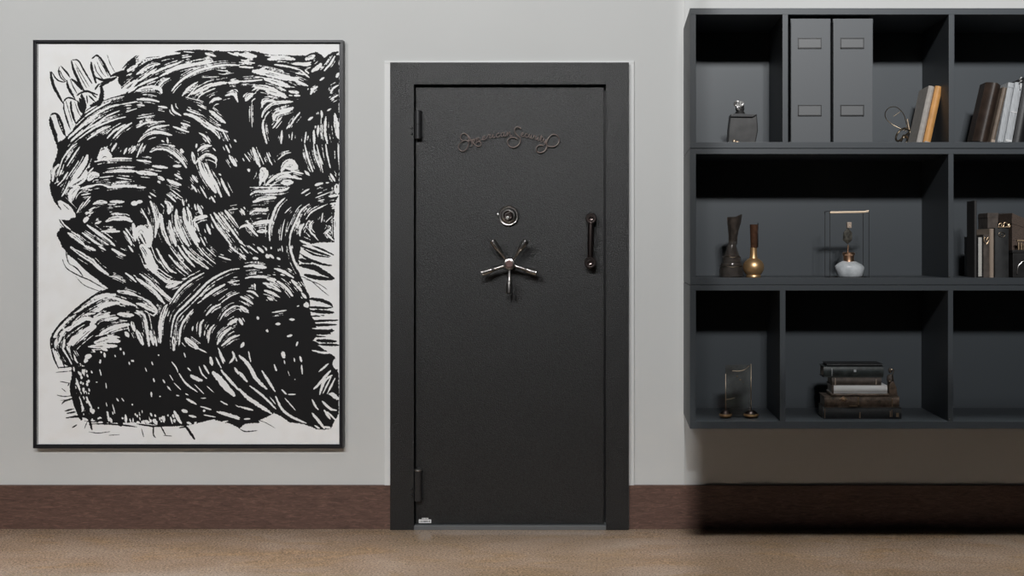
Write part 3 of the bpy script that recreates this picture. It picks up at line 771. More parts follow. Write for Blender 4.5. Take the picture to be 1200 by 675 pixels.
def poly(pts, colr, rough=1.0):
    p = np.array([((x-CX0)*SCL, (y-CY0)*SCL) for x, y in pts])
    yy, xx = np.mgrid[0:H, 0:W]; xx = xx+N1*3*rough+N2*2*rough; yy = yy+N3*2*rough
    inside = np.zeros((H, W), bool); n = len(p)
    for i in range(n):
        x1, y1 = p[i]; x2, y2 = p[(i+1) % n]
        if y1 == y2: continue
        c = ((y1 > yy) != (y2 > yy)) & (xx < (x2-x1)*(yy-y1)/(y2-y1)+x1)
        inside ^= c
    V[inside] = colr
def stroke(pts, w, colr, taper=True, rough=1.0, gap=0.0):
    """pts in field pixels, w full width"""
    p = np.array(smooth(pts, 5)) if len(pts) > 2 else np.array(pts, float)
    if len(pts) == 2:
        t = np.linspace(0, 1, 6)[:, None]; p = p[0]*(1-t)+p[1]*t
    seg = np.hypot(*(p[1:]-p[:-1]).T); cum = np.concatenate([[0], np.cumsum(seg)]); L = cum[-1]+1e-6
    m = w/2+3
    x0, y0 = np.floor(p.min(0)-m).astype(int); x1, y1 = np.ceil(p.max(0)+m).astype(int)
    x0 = max(x0, 0); y0 = max(y0, 0); x1 = min(x1, W-1); y1 = min(y1, H-1)
    if x1 <= x0 or y1 <= y0: return
    best = np.full((y1-y0+1, x1-x0+1), -9.0)
    for i in range(len(p)-1):
        a, b = p[i], p[i+1]; d = b-a; l2 = d@d+1e-9
        bx0 = max(int(min(a[0],b[0])-m), x0); bx1 = min(int(max(a[0],b[0])+m)+1, x1)
        by0 = max(int(min(a[1],b[1])-m), y0); by1 = min(int(max(a[1],b[1])+m)+1, y1)
        if bx1 < bx0 or by1 < by0: continue
        yy, xx = np.mgrid[by0:by1+1, bx0:bx1+1]
        t = np.clip(((xx-a[0])*d[0]+(yy-a[1])*d[1])/l2, 0, 1)
        dist = np.hypot(xx-a[0]-t*d[0], yy-a[1]-t*d[1])
        s = (cum[i]+t*seg[i])/L
        r = w/2*(np.clip(np.sin(np.pi*np.clip(s*.92+.04,0,1)),0,1)**.45 if taper else 1.0)
        f = r-dist
        sub = best[by0-y0:by1-y0+1, bx0-x0:bx1-x0+1]
        np.maximum(sub, f, out=sub)
    e = EDGE[y0:y1+1, x0:x1+1]*min(1.0, .25+w/14)*rough
    if gap: e = e - (N2[y0:y1+1, x0:x1+1] > .5-gap)*w
    c = np.clip(best+e+.5, 0, 1)
    R = V[y0:y1+1, x0:x1+1]; V[y0:y1+1, x0:x1+1] = R*(1-c)+colr*c
K = SCL/5.625
def parse(s):
    body, w = s.split(';'); return [tuple(float(c) for c in q.split(',')) for q in body.split()], float(w)
def tile(ox, oy, strokes, colr=1.0, comp=True):
    for s in strokes:
        pts, w = parse(s)
        q = np.array([((ox-CX0)*SCL+x*K, (oy-CY0)*SCL+y*K) for x, y in pts])
        w2 = w*K*(1.25 if comp else (1.05 if colr else 1.3))
        stroke(q, max(w2, 1.7), colr)
        if not comp or len(q) < 2: continue
        d = q[-1]-q[0]; L = np.hypot(*d)
        if L < 14: continue
        nrm = np.array([-d[1], d[0]])/L
        for k in range(int(rng.integers(3, 6))):              # dry brush companions beside the stroke
            off = (w2/2+rng.uniform(1.4, 8.5))*rng.choice([-1, 1])
            a = rng.uniform(0, .6); b = min(1, a+rng.uniform(.25, .75))
            Q = np.array(smooth(q, 8)) if len(q) > 2 else q[0]+(q[1]-q[0])*np.linspace(0,1,9)[:, None]
            i0, i1 = int(a*(len(Q)-1)), max(int(b*(len(Q)-1)), int(a*(len(Q)-1))+2)
            Q = Q[i0:i1+1:3]+nrm*off
            if len(Q) >= 2: stroke(Q, rng.uniform(.7, 2.1), colr, rough=1.7)
        if w >= 15:
            for k in range(int(w/17)):                      # bristle lines inside a broad stroke
                off = rng.uniform(-.3, .3)*w2
                Q = np.array(smooth(q, 8)) if len(q) > 2 else q[0]+(q[1]-q[0])*np.linspace(0,1,9)[:, None]
                a = rng.uniform(0, .5); i0 = int(a*(len(Q)-1)); i1 = min(len(Q)-1, i0+max(4, int(len(Q)*rng.uniform(.25,.6))))
                Q = Q[i0:i1+1:3]+nrm*off
                if len(Q) >= 2: stroke(Q, rng.uniform(1.0, 1.9), 1-colr, rough=1.5)

mass = [(65,168),(67,178),(59,203),(58,221),(62,235),(70,245),(76,249),(86,254),(80,258),(68,257),(72,266),(66,275),(72,289),(80,299),(90,306),(104,318),(116,330),(126,338),
 (118,341),(102,352),(84,366),(67,384),(60,396),(60,408),(66,424),(78,428),(84,431),(83,454),(88,479),(94,484),(102,491),(129,496),(160,495),(196,500),(219,499),(235,495),(249,491.5),(270,497),(280,502),
 (287,497),(300,494),(314,488),(321,484),(331,489),(339,495),(355,497),(370,503),(380,504),(388,502),(396.5,484),(396.5,440),(392,418),(365,400),(364,372),(362,347),(351,322),(349,305),(352,288),(375,284),(391,284),
 (392,240),(396.8,226),(396.8,191),(397,60),(390,60.4),(379.6,67.5),(370.7,60.5),(363.5,62),(358,65),(335,64.5),(315.6,64),(298,60),(280,59.5),(264,60),(249,59),(231,58),(210,58.7),(195.5,63),(181,67.5),(171,61),(160,66),(148,74.7),(145,82),(136,85),
 (131,88),(139.5,90.7),(141,101),(143,105),(146.7,109),(129,114.7),(111,121),(97,133),(90,142),(82.7,154.7),(74,163.5)]
poly(mass, 0.0)
poly([(118,104),(139,90),(141,101),(134,112),(120,118)], 1.0)
TA = ["225,640 300,570 380,500 480,440 560,420;18","330,500 420,440 500,400;10","240,665 330,590 420,540 480,520;10","300,640 400,570 520,520 600,500;10","350,650 420,600 500,560;12","520,640 580,580 640,540;14","400,560 470,500 560,460;9","430,410 520,380 590,365;6","560,420 675,400;8","480,640 530,590 600,550;12","600,470 675,445;6","565,345 620,305 675,262;34","620,340 675,300;12","610,200 675,160;20","590,240 640,215;10"]
TB = ["0,150 60,110 140,100 200,85 280,80;22","0,220 80,165 150,150;20","0,270 60,230 130,180;14","100,215 200,170 290,140;14","150,235 250,180 330,150 360,140;16","200,215 290,175 400,150 500,135;18","0,130 40,95 90,90;25","230,330 260,290 320,240 420,190 560,160 675,160;14","300,360 340,310 400,270;12","330,370 370,330 400,290;8","360,350 420,320 490,290 590,275;22","600,275 675,265;20","395,390 430,350 520,310;8","480,410 510,385 555,380;18","0,330 60,310 140,310 165,340;24","130,320 170,270 215,245;12","0,300 60,270 140,240;12","0,385 80,385 145,400;14","0,420 50,425;8","140,430 200,440;10","0,510 60,500 120,490;7","0,570 60,540 130,530;12","60,600 110,570 210,555;12","10,665 60,620 130,600 230,620;18","230,420 240,460 290,490;12","310,480 380,500 450,550 520,600 545,640;22","330,455 400,480 430,490;8","480,460 530,500 580,540;22","455,530 510,570 600,600;12","240,565 340,600;12","290,540 350,560;10","410,605 450,630 480,675;12","585,360 640,350 665,400;16","450,80 520,100;16","310,70 380,75;6","300,110 360,100;7","440,130 500,125;8","520,190 600,200;5","430,240 540,235;5","560,220 640,210;5","560,580 580,620 600,660;8","640,650 655,665;10","200,640 205,675;10","160,655 180,665;8","320,370 440,400;6","400,420 460,450;7","600,75 670,100;8","640,85 675,85;20"]
TC = ["0,90 60,95 110,100;26","0,140 100,145;9","0,170 90,175;10","190,120 280,110 360,120;24","170,95 300,110;8","350,150 440,150 470,140;16","230,155 330,170 400,190;12","90,200 180,210 280,235 380,255;34","130,190 180,170;10","170,250 240,270 330,300;28","330,240 400,275 450,295;16","100,300 180,310 270,350 300,370;30","180,330 240,345 300,360;30","80,330 130,300;8","45,390 60,365 85,350;26","0,265 40,265 150,255;10","330,330 390,340;18","360,360 400,360;12","150,440 160,400 220,395 260,410;14","150,500 165,460 230,410 350,400;18","160,520 155,560 165,620 180,675;14","230,520 240,480 320,455 350,440;30","220,575 250,540 280,500;10","85,400 80,460 85,570;5","330,570 360,520 400,470;10","310,580 330,550;8","480,200 520,170 540,150;22","440,120 480,105 495,95;22","420,160 470,155;14","470,350 485,320 515,300;16","560,195 600,150 630,100;12","530,260 560,240;10","600,345 620,310 655,290;10","600,385 650,355;10","640,240 655,210;16","455,520 485,500;12","540,460 545,500;14","580,460 605,445;10","630,480 640,560 650,640;26","570,500 565,600 580,675;14","520,560 515,620;14","490,590 495,675;14","440,600 430,675;8","345,650 350,600;6","275,675 280,590;12","370,210 450,225;8","400,190 460,240;10","640,90 655,80;8"]
TD = ["180,110 240,30 280,0;10","215,150 260,80 300,20;10","150,220 180,120 200,80;6","120,250 130,180 160,140;16","240,380 250,330 290,290;40","230,280 270,220 330,130 350,80;30","250,280 320,230 340,180;34","190,240 220,190;10","150,280 190,240;8","180,350 210,300 230,250;9","165,385 210,430 260,480;44","360,240 380,210 420,210;36","400,120 470,105 560,100 640,100;12","430,100 460,70 500,90;46","470,190 560,180 675,185;18","350,290 430,270 520,290 675,275;10","480,290 560,280 675,285;16","300,300 400,275;14","390,400 430,385 475,390;18","500,385 590,385;16","640,395 675,395;24","360,440 400,420;10","475,515 520,495 600,495 640,515;24","330,515 350,490;24","350,540 420,590 500,650 530,675;18","440,580 500,580 560,580;14","400,530 440,515;12","590,580 620,630 640,670;18","650,530 660,590 665,640;22","600,560 630,600;10","315,590 360,620 400,650 440,675;14","220,590 280,630 330,670;20","170,500 200,540 240,570;8","300,440 330,400 370,350;8","280,460 300,420;7","310,340 370,330;8","430,225 520,215;6","540,225 640,240;6","350,200 390,160;8","510,50 540,0;12","590,70 610,30;10","640,60 665,20;20","440,80 480,20;8","480,425 520,425;5","340,470 380,440;8"]
TE = ["0,90 20,40 40,0;10","90,55 130,35 190,35 250,70 300,120 325,160;20","0,110 50,115 95,125;12","0,190 70,195 130,205;24","105,150 150,155 200,160;16","140,220 180,240;18","200,240 240,260 290,275;20","0,290 60,290;12","240,150 290,150;16","250,205 300,235;12","290,40 305,60;18","210,10 250,20;10","365,60 380,130;20","400,50 440,20 490,15;16","385,130 430,90 470,75 520,100 520,130;18","410,110 440,190 480,260 520,320;34","450,130 480,200 520,270 555,350;18","500,30 520,50;8","365,210 400,255;14","360,270 395,320;12","415,280 460,360;8","490,350 515,390;10","555,230 580,290 610,345;16","585,10 610,60;10","610,80 655,150;20","540,200 555,210;8","220,300 260,330 300,360;7","195,335 230,360 255,385;10","0,385 35,385;18","85,325 125,350;8","30,430 50,470 70,500;10","90,380 115,450 130,520 120,620;18","70,500 90,560 100,640;18","0,600 30,570 60,620 80,675;60","190,385 215,410 210,460;28","160,470 170,560 200,640 220,675;22","215,510 225,580 260,675;24","260,440 265,520 300,610 340,675;26","310,430 320,500 345,560 400,675;26","330,420 350,480 360,560 410,650;22","300,370 310,410;10","380,400 390,440;10","400,410 430,470;20","370,510 410,490 460,480;24","390,530 410,580;10","460,530 485,600;14","485,470 530,550 570,600 620,670;14","510,460 570,540 610,580;20","540,460 600,540 675,640;14","580,440 620,490 665,550;18","605,440 665,430;6","420,620 450,675;8","150,460 140,560;8","395,0 390,30;10","340,400 345,420;8"]
TF = ["90,30 110,90 135,150;22","150,170 165,200 145,240;46","135,275 145,230;14","35,70 70,120;7","60,170 65,185;16","180,60 200,110 215,140;10","175,275 230,225 290,200 340,210;18","240,240 300,215 410,235;14","280,180 300,140 340,120 380,150;30","300,160 380,165;24","250,110 300,70 340,60;7","340,180 420,200;12","75,340 100,320 170,315 280,310 330,290;18","95,385 150,365 240,355;22","70,465 100,440 190,440;20","90,530 150,520 220,515;24","120,580 180,578;20","0,560 50,540 100,590 120,610;16","10,430 35,470;16","50,510 90,570;14","70,290 300,290;7","280,260 350,255;30","200,640 200,560 220,480 250,410 300,360;14","300,460 340,420;6","275,640 285,560 300,500;6","330,675 340,590 370,520 410,440 460,400;12","410,330 460,300;10","500,275 550,262;16","570,260 590,258;8","440,500 480,450 580,400;8","400,610 400,570 425,530;14","470,590 465,540 485,510;10","470,590 500,610;8","400,640 470,670;14","540,520 550,460;8","565,600 600,560 590,540;10","570,590 620,640;12","380,560 400,510;8","520,380 560,370;7","430,5 450,90 485,190;12","490,5 500,80 530,160;10","510,10 530,100 550,190;9","570,5 580,80 600,160;9","650,0 655,130;8","600,200 630,250;12","640,275 645,330;30","590,350 650,340;16","635,450 640,550 640,675;30","600,400 655,390;10","610,430 655,420;8","430,180 460,210;14","0,640 20,660;14","180,430 190,425;8","500,360 600,320;6","450,560 520,640;6","570,520 610,480;6"]
TG = ["240,10 330,70 380,100 430,150 485,190;22","330,0 400,30;16","510,20 560,50 600,65;16","600,180 640,210 670,240;12","490,200 540,210 600,240;7","420,0 470,30;10","620,0 650,40;10","130,600 180,520 270,430 360,370 460,330 530,325;34","340,455 400,430 470,390 560,375;28","220,560 280,510 340,480 390,490;26","370,530 420,470 490,460;30","470,490 550,475;20","160,640 190,570 240,530;16","250,650 290,610 350,560 400,530;40","300,600 350,550;20","550,450 650,460;26","480,335 560,355 675,400;16","550,300 620,310 675,330;20","560,365 620,390;14","430,590 490,555 560,530 620,520;28","400,640 480,620 560,630;34","360,665 480,660 540,660;24","480,590 560,605;12","600,570 620,600;20","640,500 660,560;20","220,665 250,610 290,585;14","140,675 145,620;20","190,675 200,620;14","450,450 500,440;8"]
TH = ["30,0 60,40 90,110 130,150;50","60,130 130,180 220,240 290,240;26","20,185 80,230 130,280 220,360;14","120,250 190,320 240,360;8","0,215 60,260 120,310 180,380;22","200,270 270,240;34","0,380 60,400 130,440;24","40,345 90,380 130,430 110,460;14","0,330 40,345;8","0,430 50,470 80,660;18","90,560 110,650;20","0,560 40,650;24","155,640 155,520 180,420 200,390;22","180,480 205,410;6","215,385 280,290 350,230 440,180;12","225,600 235,520 260,450 330,380 400,310 480,230 600,165 675,150;12","280,650 290,540 330,470 370,420;12","430,355 500,300 580,255;16","400,380 430,360;6","600,240 675,230;8","455,460 500,410 550,385;12","550,380 620,330 675,310;7","415,600 420,520 440,490;14","470,640 480,560 510,520;12","545,495 580,440 640,400 675,400;10","600,520 660,485;22","530,650 560,590 620,540;20","560,660 620,610 675,590;14","320,610 340,630 400,675;30","240,600 245,675;18","130,20 180,110 220,160 260,180;14","210,60 270,130 340,190;10","220,10 290,100 360,170;8","270,0 310,60 380,140;14","300,0 360,70 470,150;20","400,0 450,60 520,120;8","455,10 520,70;6","540,70 620,95;8","610,0 670,50;12","340,200 380,185;6","365,560 370,530;7","300,220 330,215;8","120,600 130,660;12"]
TI = ["30,138 100,130 175,140;14","100,140 175,145;14","230,150 290,170 355,210;16","40,215 80,205 160,205 240,225;14","180,215 240,225;18","250,235 300,270 350,330;16","160,245 210,265 270,300;18","165,295 210,310 265,340;14","345,225 380,260 410,300;18","100,250 105,290;9","50,300 90,305 125,335;12","5,335 50,355 90,385;14","10,400 60,440;24","185,340 220,360;14","410,310 440,345;14","437,388 447,392;30","120,470 125,485;14","215,440 310,425;8","240,517 270,515;12","330,485 365,487;12","315,598 348,590;12","180,558 186,562;14","375,660 385,635;10","0,480 20,520;16","30,640 10,670;16","340,0 350,70 380,140 410,190;12","330,0 340,60;7","0,50 40,90;12","10,0 60,50;8","60,0 110,40;8","90,80 120,85;16","120,10 160,45;16","175,65 195,72;20","200,60 225,80;16","250,80 268,90;12","280,0 285,40;7","210,10 210,20;10","320,150 345,165;8","380,400 395,395;7","270,190 300,195;7","170,10 180,30;9"]
TJ = ["330,90 350,80;20","320,140 325,170;20","290,155 310,180;16","340,60 370,50;30","375,150 380,165;10","430,140 440,180;7","405,225 415,225;8","470,230 475,265;6","325,260 328,300;10","275,200 300,280;14","300,310 325,400;18","340,320 380,400;12","370,400 390,430;24","420,470 440,460;20","480,420 490,480;16","515,370 530,430;8","540,330 555,350;9","575,330 590,350;7","600,440 605,490;16","500,460 510,490;14","565,0 570,10;14","460,30 465,60;14","440,0 480,15;20","380,10 400,25;10","650,460 650,489;8"]
TK = ["240,0 245,12;16","140,45 145,48;8","230,90 260,130 270,160;9","280,170 320,230 400,290;12","55,130 65,155;6","110,200 115,220;10","215,175 240,215;6","170,205 185,230;8","200,250 225,280;8","245,230 290,275;8","335,130 355,150;8","355,180 400,205 430,215;24","380,240 440,300;7","410,120 430,170 460,200;10","440,110 475,170;12","460,250 510,295;6","485,60 495,110;20","520,60 555,130;10","330,335 390,370;16","420,385 490,405;10","550,350 600,375;9","555,145 610,210 675,280;18","500,160 540,200 590,260 640,310;40","530,420 600,440 675,460;22","535,0 580,90;10","540,10 570,100;14","610,100 640,60 630,20;16","650,60 660,90;8","645,130 670,170;16","300,410 330,420;22","345,445 390,455;14","330,490 360,500;14","245,415 275,470 295,495;22","90,430 100,450;12","110,470 130,500;24","55,480 80,490;18","170,450 180,490;16","220,450 235,500;10","260,310 280,315;8","310,30 320,60;7","95,290 97,320;10","150,320 155,318;8","440,415 445,410;16","440,440 520,455;7","420,330 455,330;6","400,0 460,30;8","320,300 340,310;8","0,485 15,490;12","490,485 510,495;14","560,490 600,480;10","380,500 390,490;16","650,375 675,390;7","620,450 675,470;10"]
TL = ["0,50 60,110 110,200 180,270;24","0,160 50,220;20","60,20 75,90;8","0,270 60,330 150,390 210,430;24","70,250 150,310 240,400;14","150,150 180,200 235,285;16","240,320 280,400 340,450 440,495;16","200,320 240,370;7","280,275 310,305;12","320,305 370,305;9","300,330 370,410;7","285,25 295,65;26","295,80 300,105;8","230,110 245,150;12","320,150 330,180;5","360,65 365,90;9","400,55 410,90;14","410,110 415,170;10","365,205 366,208;8","480,340 500,380 520,405;14","490,270 520,240 600,150;18","525,155 590,100;12","530,305 560,220 610,180;16","550,300 580,240 605,190;10","580,300 630,200;12","630,80 640,130;40","590,300 620,310 655,340;26","545,350 600,400 640,410;16","480,430 530,490 560,530;18","560,410 600,470;16","580,420 640,480;10","480,15 560,30 650,25;14","600,5 650,15;20","0,385 90,410;14","495,510 530,530;12","560,520 600,525;14","650,440 655,500;14"]
for (ox, oy), L_ in (((40,48),TA),((160,48),TB),((280,48),TC),((40,168),TD),((160,168),TE),((280,168),TF),((40,288),TG),((160,288),TH),((280,288),TI)):
    tile(ox, oy, L_)
for (ox, oy), L_ in (((40,408),TJ),((160,408),TK),((280,408),TL)):
    tile(ox, oy, L_, comp=False)
# holes of bare canvas between the crossed strokes
for k in range(95):
    if k < 45: hx, hy = rng.uniform(84, 104), rng.uniform(425, 488)
    elif k < 85: hx, hy = rng.uniform(92, 205), 494-abs(rng.normal(0, 9))
    else: hx, hy = rng.uniform(95, 190), rng.uniform(410, 425)
    q0 = np.array([(hx-CX0)*SCL, (hy-CY0)*SCL]); dl = rng.uniform(2, 9)
    stroke(np.array([q0, q0+(dl*.25, dl)]), rng.uniform(2.0, 5.0), 1.0, rough=1.5)
tile(40, 408, ["125,5 150,60 185,120;20","185,0 215,60 245,105;16","225,0 250,40 285,100;14","120,20 170,125;12"], 1.0)
# white canvas showing between the last strokes on the right
poly([(362.5,345),(364,352),(375,351),(389,356),(396,359),(397.4,300),(390,302),(386,314),(391,327),(372,328),(353,325)], 1.0)
poly([(364,380),(392,377),(397.4,380),(397.4,399),(372,396),(364,392)], 1.0, .5)
poly([(366,360),(390,362),(397.4,360),(397.4,399),(366,399)], 1.0, .4)
tile(280, 288, ["400,50 460,90 560,125 610,130;14","390,90 470,110;18","420,20 500,60 590,75;10","400,0 480,30 570,60 600,70;14","480,0 560,30 620,60;10","400,130 480,140 560,180 620,215;28","430,190 520,212 610,220;22","400,200 470,230 540,290 590,330;4","430,220 520,250 580,290;3","460,350 540,360 600,385 615,405;18","460,404 560,410 615,405;14","470,430 620,440;20","470,465 560,460;9","440,500 650,490;12","440,525 640,520;14","480,560 620,560;26","440,574 600,580;14","440,592 570,600;9","510,625 640,630;18","530,650 655,655;14","420,640 520,650;30","440,440 480,560 470,620;50"], 0.0, False)
tile(280, 288, ["470,386 590,403;9","480,545 600,548;10","500,450 560,470;6"], 1.0, False)
# fingers, upper left
tile(40, 48, ["105,205 125,290 160,360 190,410;16","115,205 150,255 190,270 215,262;7","112,200 120,260 150,330;6","165,170 160,200 175,240 205,268;8","175,165 215,210 235,240;9","168,195 190,240 212,262;5","243,128 260,190 300,280 330,330;14","250,125 290,130 330,200 380,280;9","275,170 300,230 345,310;4","270,150 310,215 360,300;4","375,140 378,180 395,240 405,275;14","380,115 410,95 440,120 480,190 505,235;12","410,130 440,200 470,235;4","425,120 455,170 490,235;4","395,150 410,200 450,250;5","420,110 470,195;3","405,240 450,258 500,245;12","480,90 500,150 530,205;3","500,235 540,215 590,195;14","215,260 225,310 265,375;14","245,250 280,280 315,325;14","235,250 255,300 280,345;5","190,405 215,376 255,380 285,400;9","195,410 195,450 215,520 238,585;9","240,400 245,460 270,540;13","285,395 300,440 325,480;16","205,390 230,470 255,560;4","265,400 290,470 310,500;5","105,500 110,540 130,600 150,675;22","108,490 130,477 155,490 180,545 205,625;14","145,490 165,550 195,620;6","280,360 310,340 350,332 415,355;12","310,350 330,420 325,470;20","300,380 320,450;20","345,360 350,410;7","360,360 400,400;8","375,345 410,375;8","440,300 446,350 430,400 370,425;24","400,320 420,290 435,283;9","430,300 480,270 540,240;18","440,280 500,250;12","560,240 580,290;26","600,190 590,240;24","630,235 580,250;18","580,180 620,140 675,95;10"], 0.0, False)
# ragged ink along the lower left edge and the drips
tile(40, 288, ["185,90 215,150 300,200 360,225 440,270 480,290;6","250,70 300,120 360,175 420,220 500,265;8","230,120 280,150 320,200;6","205,30 220,100 240,130;5","260,60 340,150 400,200;5","200,10 250,50 320,90 400,150 500,240;12","270,200 330,260 430,300;2","110,675 112,610 160,530 250,440;12","440,295 350,360 250,440 180,510;12","230,470 300,440 420,440;6"], 0.0, False)
tile(40, 408, ["110,0 130,70 160,135;8","150,0 180,70 200,130;7","170,0 210,60 240,110;8","200,0 240,60;7","240,0 260,80;12","140,160 250,150;4","150,130 260,120;6","170,220 250,235;3.5","180,265 210,290;4","150,310 190,318 240,315;5","180,370 200,350 260,330;9","200,415 260,400;8","210,460 290,450 380,460;11","215,430 270,420;8","250,525 280,505;7","260,180 250,260 280,380 310,470;30","270,120 330,130 420,110;14","290,280 340,400 380,540;16","250,110 300,110;16","300,20 310,100;18","350,550 420,560 500,550;3.5","380,500 480,500 600,510 675,520;9","330,530 350,480;4","490,575 570,570;3","560,470 570,510;26","460,420 465,500;28","220,250 230,230;5","170,345 240,340;4","300,460 320,420;14","330,480 420,490;5","400,480 480,470;14"], 0.0, False)
tile(160, 408, ["300,495 340,540 380,600;14","110,510 110,570 125,590;8","150,500 190,575;7","170,575 230,580;3.5","30,530 45,585;5","280,525 330,520;7","0,500 120,515 260,505;9"], 0.0, False)
tile(280, 408, ["0,450 60,440 130,490;16","0,480 60,484 130,490;14","0,530 40,550 120,543;6","110,470 170,490 240,530;4"], 0.0, False)
tile(280, 408, ["30,468 70,466;10"], 1.0, False)

# canvas mesh with the ink field carried by its vertices
x0c, x1c = X(CX0, AY+.008), X(CX1, AY+.008); z0c, z1c = Z(CY1, AY+.008), Z(CY0, AY+.008)
xs = np.linspace(x0c, x1c, W); zs = np.linspace(z1c, z0c, H)
gx, gz = np.meshgrid(xs, zs)
relief = (1-V)*.0006
co = np.stack([gx, np.full_like(gx, AY+.010)-relief, gz], -1).reshape(-1, 3)
me = bpy.data.meshes.new('canvas')
nv = W*H; idx = np.arange(nv).reshape(H, W)
quads = np.stack([idx[:-1,:-1], idx[1:,:-1], idx[1:,1:], idx[:-1,1:]], -1).reshape(-1, 4)
me.vertices.add(nv); me.vertices.foreach_set('co', (co-np.array(art.location)).astype(np.float32).ravel())
me.loops.add(quads.size); me.loops.foreach_set('vertex_index', quads.astype(np.int32).ravel())
me.polygons.add(len(quads)); me.polygons.foreach_set('loop_start', (np.arange(len(quads))*4).astype(np.int32))
me.polygons.foreach_set('loop_total', np.full(len(quads), 4, np.int32))
me.update(calc_edges=True)
at = me.attributes.new('paint', 'FLOAT', 'POINT'); at.data.foreach_set('value', V.astype(np.float32).ravel())
m = bpy.data.materials.new('painted_canvas'); m.use_nodes = True; nt = m.node_tree; b = nt.nodes['Principled BSDF']
an = nt.nodes.new('ShaderNodeAttribute'); an.attribute_name = 'paint'
rp = nt.nodes.new('ShaderNodeValToRGB'); e = rp.color_ramp.elements
e[0].position = .30; e[0].color = (.008,.008,.009,1); e[1].position = .72; e[1].color = (.90,.90,.90,1)
nt.links.new(an.outputs['Fac'], rp.inputs['Fac'])
tc = nt.nodes.new('ShaderNodeTexCoord'); nn = nt.nodes.new('ShaderNodeTexNoise'); nn.inputs['Scale'].default_value = 9; nn.inputs['Detail'].default_value = 6
nt.links.new(tc.outputs['Object'], nn.inputs['Vector'])
r2 = nt.nodes.new('ShaderNodeValToRGB'); r2.color_ramp.elements[0].color = (.97,.96,.945,1); r2.color_ramp.elements[1].color = (1,1,1,1); r2.color_ramp.elements[0].position = .35; r2.color_ramp.elements[1].position = .55
nt.links.new(nn.outputs['Fac'], r2.inputs['Fac'])
mx = nt.nodes.new('ShaderNodeMix'); mx.data_type = 'RGBA'; mx.blend_type = 'MULTIPLY'; mx.inputs[0].default_value = 1
nt.links.new(rp.outputs['Color'], mx.inputs[6]); nt.links.new(r2.outputs['Color'], mx.inputs[7]); nt.links.new(mx.outputs[2], b.inputs['Base Color'])
b.inputs['Roughness'].default_value = .6; b.inputs['Specular IOR Level'].default_value = .25
M['canvas'] = m
me.materials.append(m)
cv = bpy.data.objects.new('canvas', me); col.objects.link(cv); cv.parent = art
cv['label'] = 'white canvas covered in swirling black brushwork'

# ------------------------------------------------------------------ camera
cam = bpy.data.cameras.new('camera'); co_ = bpy.data.objects.new('camera', cam); col.objects.link(co_)
co_.location = (0, -CAMD, CAMZ); co_.rotation_euler = (PI/2, 0, 0)
cam.sensor_width = 36; cam.lens = F/1200*36
cam.shift_x = (600-PX)/1200; cam.shift_y = -(337.5-PY)/1200
cam.clip_start = .05; cam.clip_end = 60
C.camera = co_

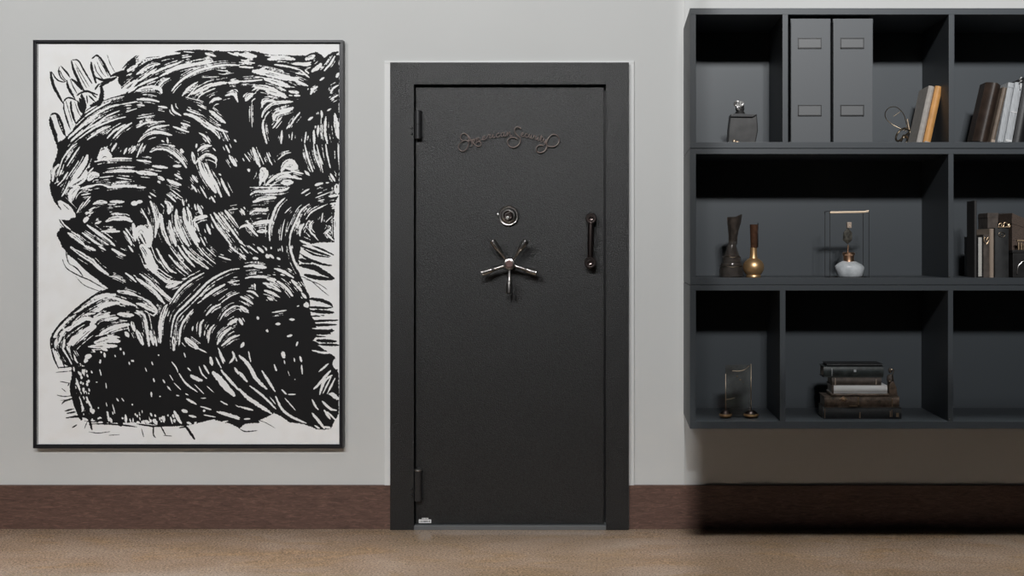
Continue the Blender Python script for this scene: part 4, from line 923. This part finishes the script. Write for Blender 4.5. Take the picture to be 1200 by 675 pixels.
# ------------------------------------------------------------------ light
def masked_spot(name, loc, power, xr=None, xl=None, zmin=None, zmax=None, soft=.02, radius=.05, slant=0.0, beam=None, color=(1,1,.995)):
    """added unseen spot; a direction mask cuts its light on the wall"""
    l = bpy.data.lights.new(name, 'SPOT'); l.energy = power; l.shadow_soft_size = radius; l.color = color
    l.spot_size = math.radians(140); l.spot_blend = .3
    o = bpy.data.objects.new(name, l); col.objects.link(o); o.location = loc; o.rotation_euler = (PI/2, 0, 0)
    l.use_nodes = True; nt = l.node_tree; em = nt.nodes['Emission']; L = nt.links.new
    tc = nt.nodes.new('ShaderNodeTexCoord'); sp = nt.nodes.new('ShaderNodeSeparateXYZ'); L(tc.outputs['Normal'], sp.inputs[0])
    def mth(op, a, b_=None, c=None):
        n = nt.nodes.new('ShaderNodeMath'); n.operation = op
        for i, v in enumerate((a, b_, c)):
            if v is None: continue
            if isinstance(v, (int, float)): n.inputs[i].default_value = v
            else: L(v, n.inputs[i])
        return n.outputs[0]
    dist = -loc[1]
    zabs = mth('ABSOLUTE', sp.outputs['Z'])
    u = mth('DIVIDE', sp.outputs['X'], zabs); v = mth('DIVIDE', sp.outputs['Y'], zabs)
    wx = mth('MULTIPLY_ADD', u, dist, loc[0]); wz = mth('MULTIPLY_ADD', v, dist, loc[2])
    fac = 1.0
    def cut(coord, edge, sgn):
        n = nt.nodes.new('ShaderNodeMapRange'); n.interpolation_type = 'SMOOTHSTEP'
        L(coord, n.inputs['Value']); n.inputs['From Min'].default_value = edge-soft*sgn; n.inputs['From Max'].default_value = edge+soft*sgn
        return n.outputs[0]
    outs = []
    if slant: wx = mth('MULTIPLY_ADD', wz, slant, wx)
    if xl is not None: outs.append(cut(wx, xl, 1))
    if xr is not None: outs.append(cut(wx, xr, -1))
    if zmin is not None: outs.append(cut(wz, zmin, 1))
    if zmax is not None: outs.append(cut(wz, zmax, -1))
    if beam:
        n = nt.nodes.new('ShaderNodeMapRange'); n.interpolation_type = 'SMOOTHSTEP'; L(wz, n.inputs['Value'])
        for k_, v_ in zip(('From Min','From Max','To Min','To Max'), beam): n.inputs[k_].default_value = v_
        outs.append(n.outputs[0])
    f_ = outs[0]
    for q in outs[1:]: f_ = mth('MULTIPLY', f_, q)
    L(f_, em.inputs['Strength'])
    return o
XE = X(812)
for i, (lx, lz) in enumerate(((.35,4.45),(.60,4.65),(.85,4.8),(1.15,4.55))):
    masked_spot('added_shelf_spot', (lx, -5.9, lz), 390, xl=XE, zmin=.49, radius=.09, beam=(.4,2.3,.50,1.0))  # added spots for the cells, masked off the wall below the shelf
for lx, pw in ((-3.4, 320), (-1.6, 380), (.1, 450)):
    masked_spot('added_wall_spot', (lx, -5.2, 4.1), pw, xr=XE, radius=.05, beam=(.0,2.2,.92,1.0))  # added spots for the wall left of the shelf, masked at its edge
def area(name, loc, rot, sx, sy, power, color=(1,1,.995)):
    l = bpy.data.lights.new(name, 'AREA'); l.shape = 'RECTANGLE'; l.size = sx; l.size_y = sy; l.energy = power; l.color = color
    o = bpy.data.objects.new(name, l); col.objects.link(o); o.location = loc; o.rotation_euler = rot; return o
l_ = area('added_floor_strip', (-.2, -2.2, 4.3), (math.radians(22.2),0,0), 9, .25, 21); l_.data.spread = math.radians(13)  # added unseen strip that lights the floor along the wall
w = bpy.data.worlds.new('room_ambient'); C.world = w; w.use_nodes = True
w.node_tree.nodes['Background'].inputs['Color'].default_value = (.9,.95,1,1)
w.node_tree.nodes['Background'].inputs['Strength'].default_value = .008
C.view_settings.view_transform = 'Standard'; C.view_settings.look = 'None'
C.view_settings.gamma = 1; C.view_settings.use_curve_mapping = False
C.view_settings.exposure = 0
